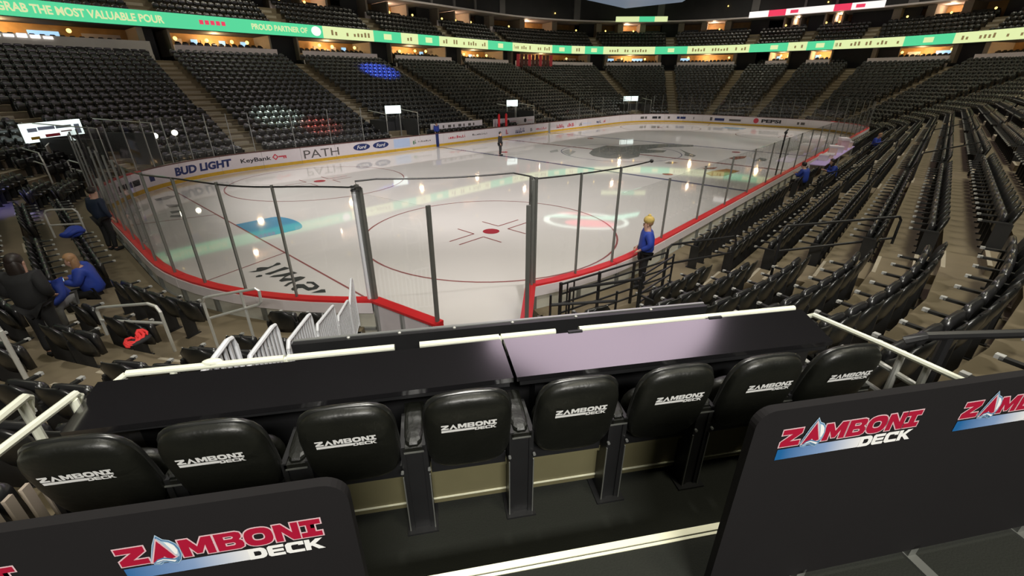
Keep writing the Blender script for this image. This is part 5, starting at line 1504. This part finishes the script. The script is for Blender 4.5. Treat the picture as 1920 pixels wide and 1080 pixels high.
SIT = dict(pelvis=(0, 0, .50), waist=(0, .02, .66), chest=(0, .07, .88), neck=(0, .12, 1.03), jaw=(0, .175, 1.10), brow=(0, .185, 1.19), crown=(0, .17, 1.245),
           shl=(-.19, .07, .98), shr=(.19, .07, .98), ell=(-.25, .16, .73), elr=(.25, .16, .73), wrl=(-.12, .37, .80), wrr=(.10, .38, .80),
           hpl=(-.10, .06, .47), hpr=(.10, .06, .47), knl=(-.13, .46, .48), knr=(.13, .46, .48), anl=(-.13, .44, .08), anr=(.13, .44, .08), tol=(-.14, .60, .04), tor=(.14, .60, .04), face=(0, .9, -.35))
BEND = dict(SIT, waist=(0, .08, .62), chest=(0, .24, .78), neck=(0, .36, .86), jaw=(0, .43, .89), brow=(0, .46, .97), crown=(0, .44, 1.02), shl=(-.18, .25, .88), shr=(.18, .25, .88), ell=(-.24, .38, .66), elr=(.24, .38, .66), wrl=(-.1, .52, .56), wrr=(.1, .52, .56))
def face_to(x, y, tx, ty): return math.atan2(ty - y, tx - x) - math.pi / 2
person('person in a royal blue jacket seated in the left front row, looking at a phone', (-31.80, -5.55, 0.5), rad(75), SIT, 'blue_cloth', 'black_cloth', 'hair_blond', True, 1.04, None, 1.38)
ph = thing('phone', 'small dark phone held by the seated person in royal blue', 'phone', (-32.20, -5.46, 1.32), rad(75))
MB().box(-0.037, 0.037, -0.006, 0.006, -0.07, 0.07).build('phone_body', M['black'], ph); MB().box(-0.033, 0.033, -0.008, -0.006, -0.06, 0.06).build('phone_screen', M['tv'], ph)
person('person with long dark hair in a black coat standing at the left edge', (-32.60, -7.95, 0.84), rad(-35), POCKET, 'black_cloth', 'black_cloth', 'hair_dark', True, 1.03, None, 1.3)
person('person in a dark blue hoodie and grey trousers bent forward by the dark-haired one', (-32.30, -6.55, 0.84), rad(150), BEND, 'blue_cloth', 'grey_cloth', 'hair_dark')
person('person in dark navy clothes standing against the left boards', (-30.93, -0.85, 0.5), rad(-60), STAND, 'navy_cloth', 'black_cloth', 'hair_dark', False, 1.06)
person('person in a blue coat and mustard knit hat standing by the right glass', (-22.80, -13.60, 0.5), rad(35), POCKET, 'blue_cloth', 'black_cloth', 'hair_blond', False, 0.98, 'knit_yellow', 1.25)
person('person in black standing on the ice near the blue line', (-7.61, 5.66, 0.0), rad(-150), STAND, 'black_cloth', 'black_cloth', 'hair_dark', False, 0.96)
person('seated person in blue with dark hair in the right front rows, nearer one', (-8.75, -14.1, 0.5), rad(-20), SIT, 'blue_cloth', 'black_cloth', 'hair_dark')
person('seated person in blue behind the scorers table, farther one', (-6.75, -14.85, 0.5), rad(30), SIT, 'blue_cloth', 'black_cloth', 'hair_dark', True)
person('distant seated person in blue beyond the scorers table', (4.2, -15.2, 0.84), rad(160), SIT, 'blue_cloth', 'black_cloth', 'hair_blond')
person('person in blue standing at the far bench door by the blue line', (-7.2, 13.5, 0.3), rad(180), STAND, 'blue_cloth', 'black_cloth', 'hair_dark', False, 0.9)

# clothes left on seats
def bundle(label, loc, mt, sc, cat='jacket'):
    t = thing('folded_jacket', label, cat, loc, 0.4)
    b = MB(); b.ellipsoid((0, 0, 0.12 * sc), .26 * sc, .17 * sc, .13 * sc, .9, .9, 20, 12)
    b.v = [(x * (1 + 0.18 * math.sin(9 * y + 5 * z)), y * (1 + 0.2 * math.sin(11 * x)), z * (1 + 0.25 * math.sin(14 * x + 9 * y))) for x, y, z in b.v]
    b.build('cloth_heap', M[mt], t, True)
    b = MB(); b.tube([(-.2 * sc, -.12 * sc, .1 * sc), (0, -.2 * sc, .2 * sc), (.2 * sc, -.1 * sc, .14 * sc), (.27 * sc, .1 * sc, .05 * sc)], [.05 * sc, .065 * sc, .06 * sc, .04 * sc], 10); b.build('sleeve', M[mt], t, True)
    return t
t = thing('red_scarf', 'bright red scarf heaped in loops on the seats before the left counter', 'scarf', (-31.76, -10.75, 1.90), 0.5)
for q in range(6):
    a0 = q * 1.05
    MB().tube([(0.10 * math.cos(a0 + k * 0.7) * (1 - 0.08 * k) + 0.03 * q - 0.08, 0.065 * math.sin(a0 + k * 0.9), 0.02 + 0.03 * math.sin(k + q) + 0.008 * q) for k in range(6)], [.01, .018, .022, .022, .018, .01], 8).build('scarf_loop', M['red_cloth'], t, True)
MB().ellipsoid((0.02, -0.02, 0.0), 0.16, 0.10, 0.035, 0.9, 0.9, 14, 8).build('scarf_fold', M['black_cloth'], t, True)
bundle('blue jacket bundled on a front seat behind the near goal', (-31.66, -1.75, 1.30), 'blue_cloth', 0.95)
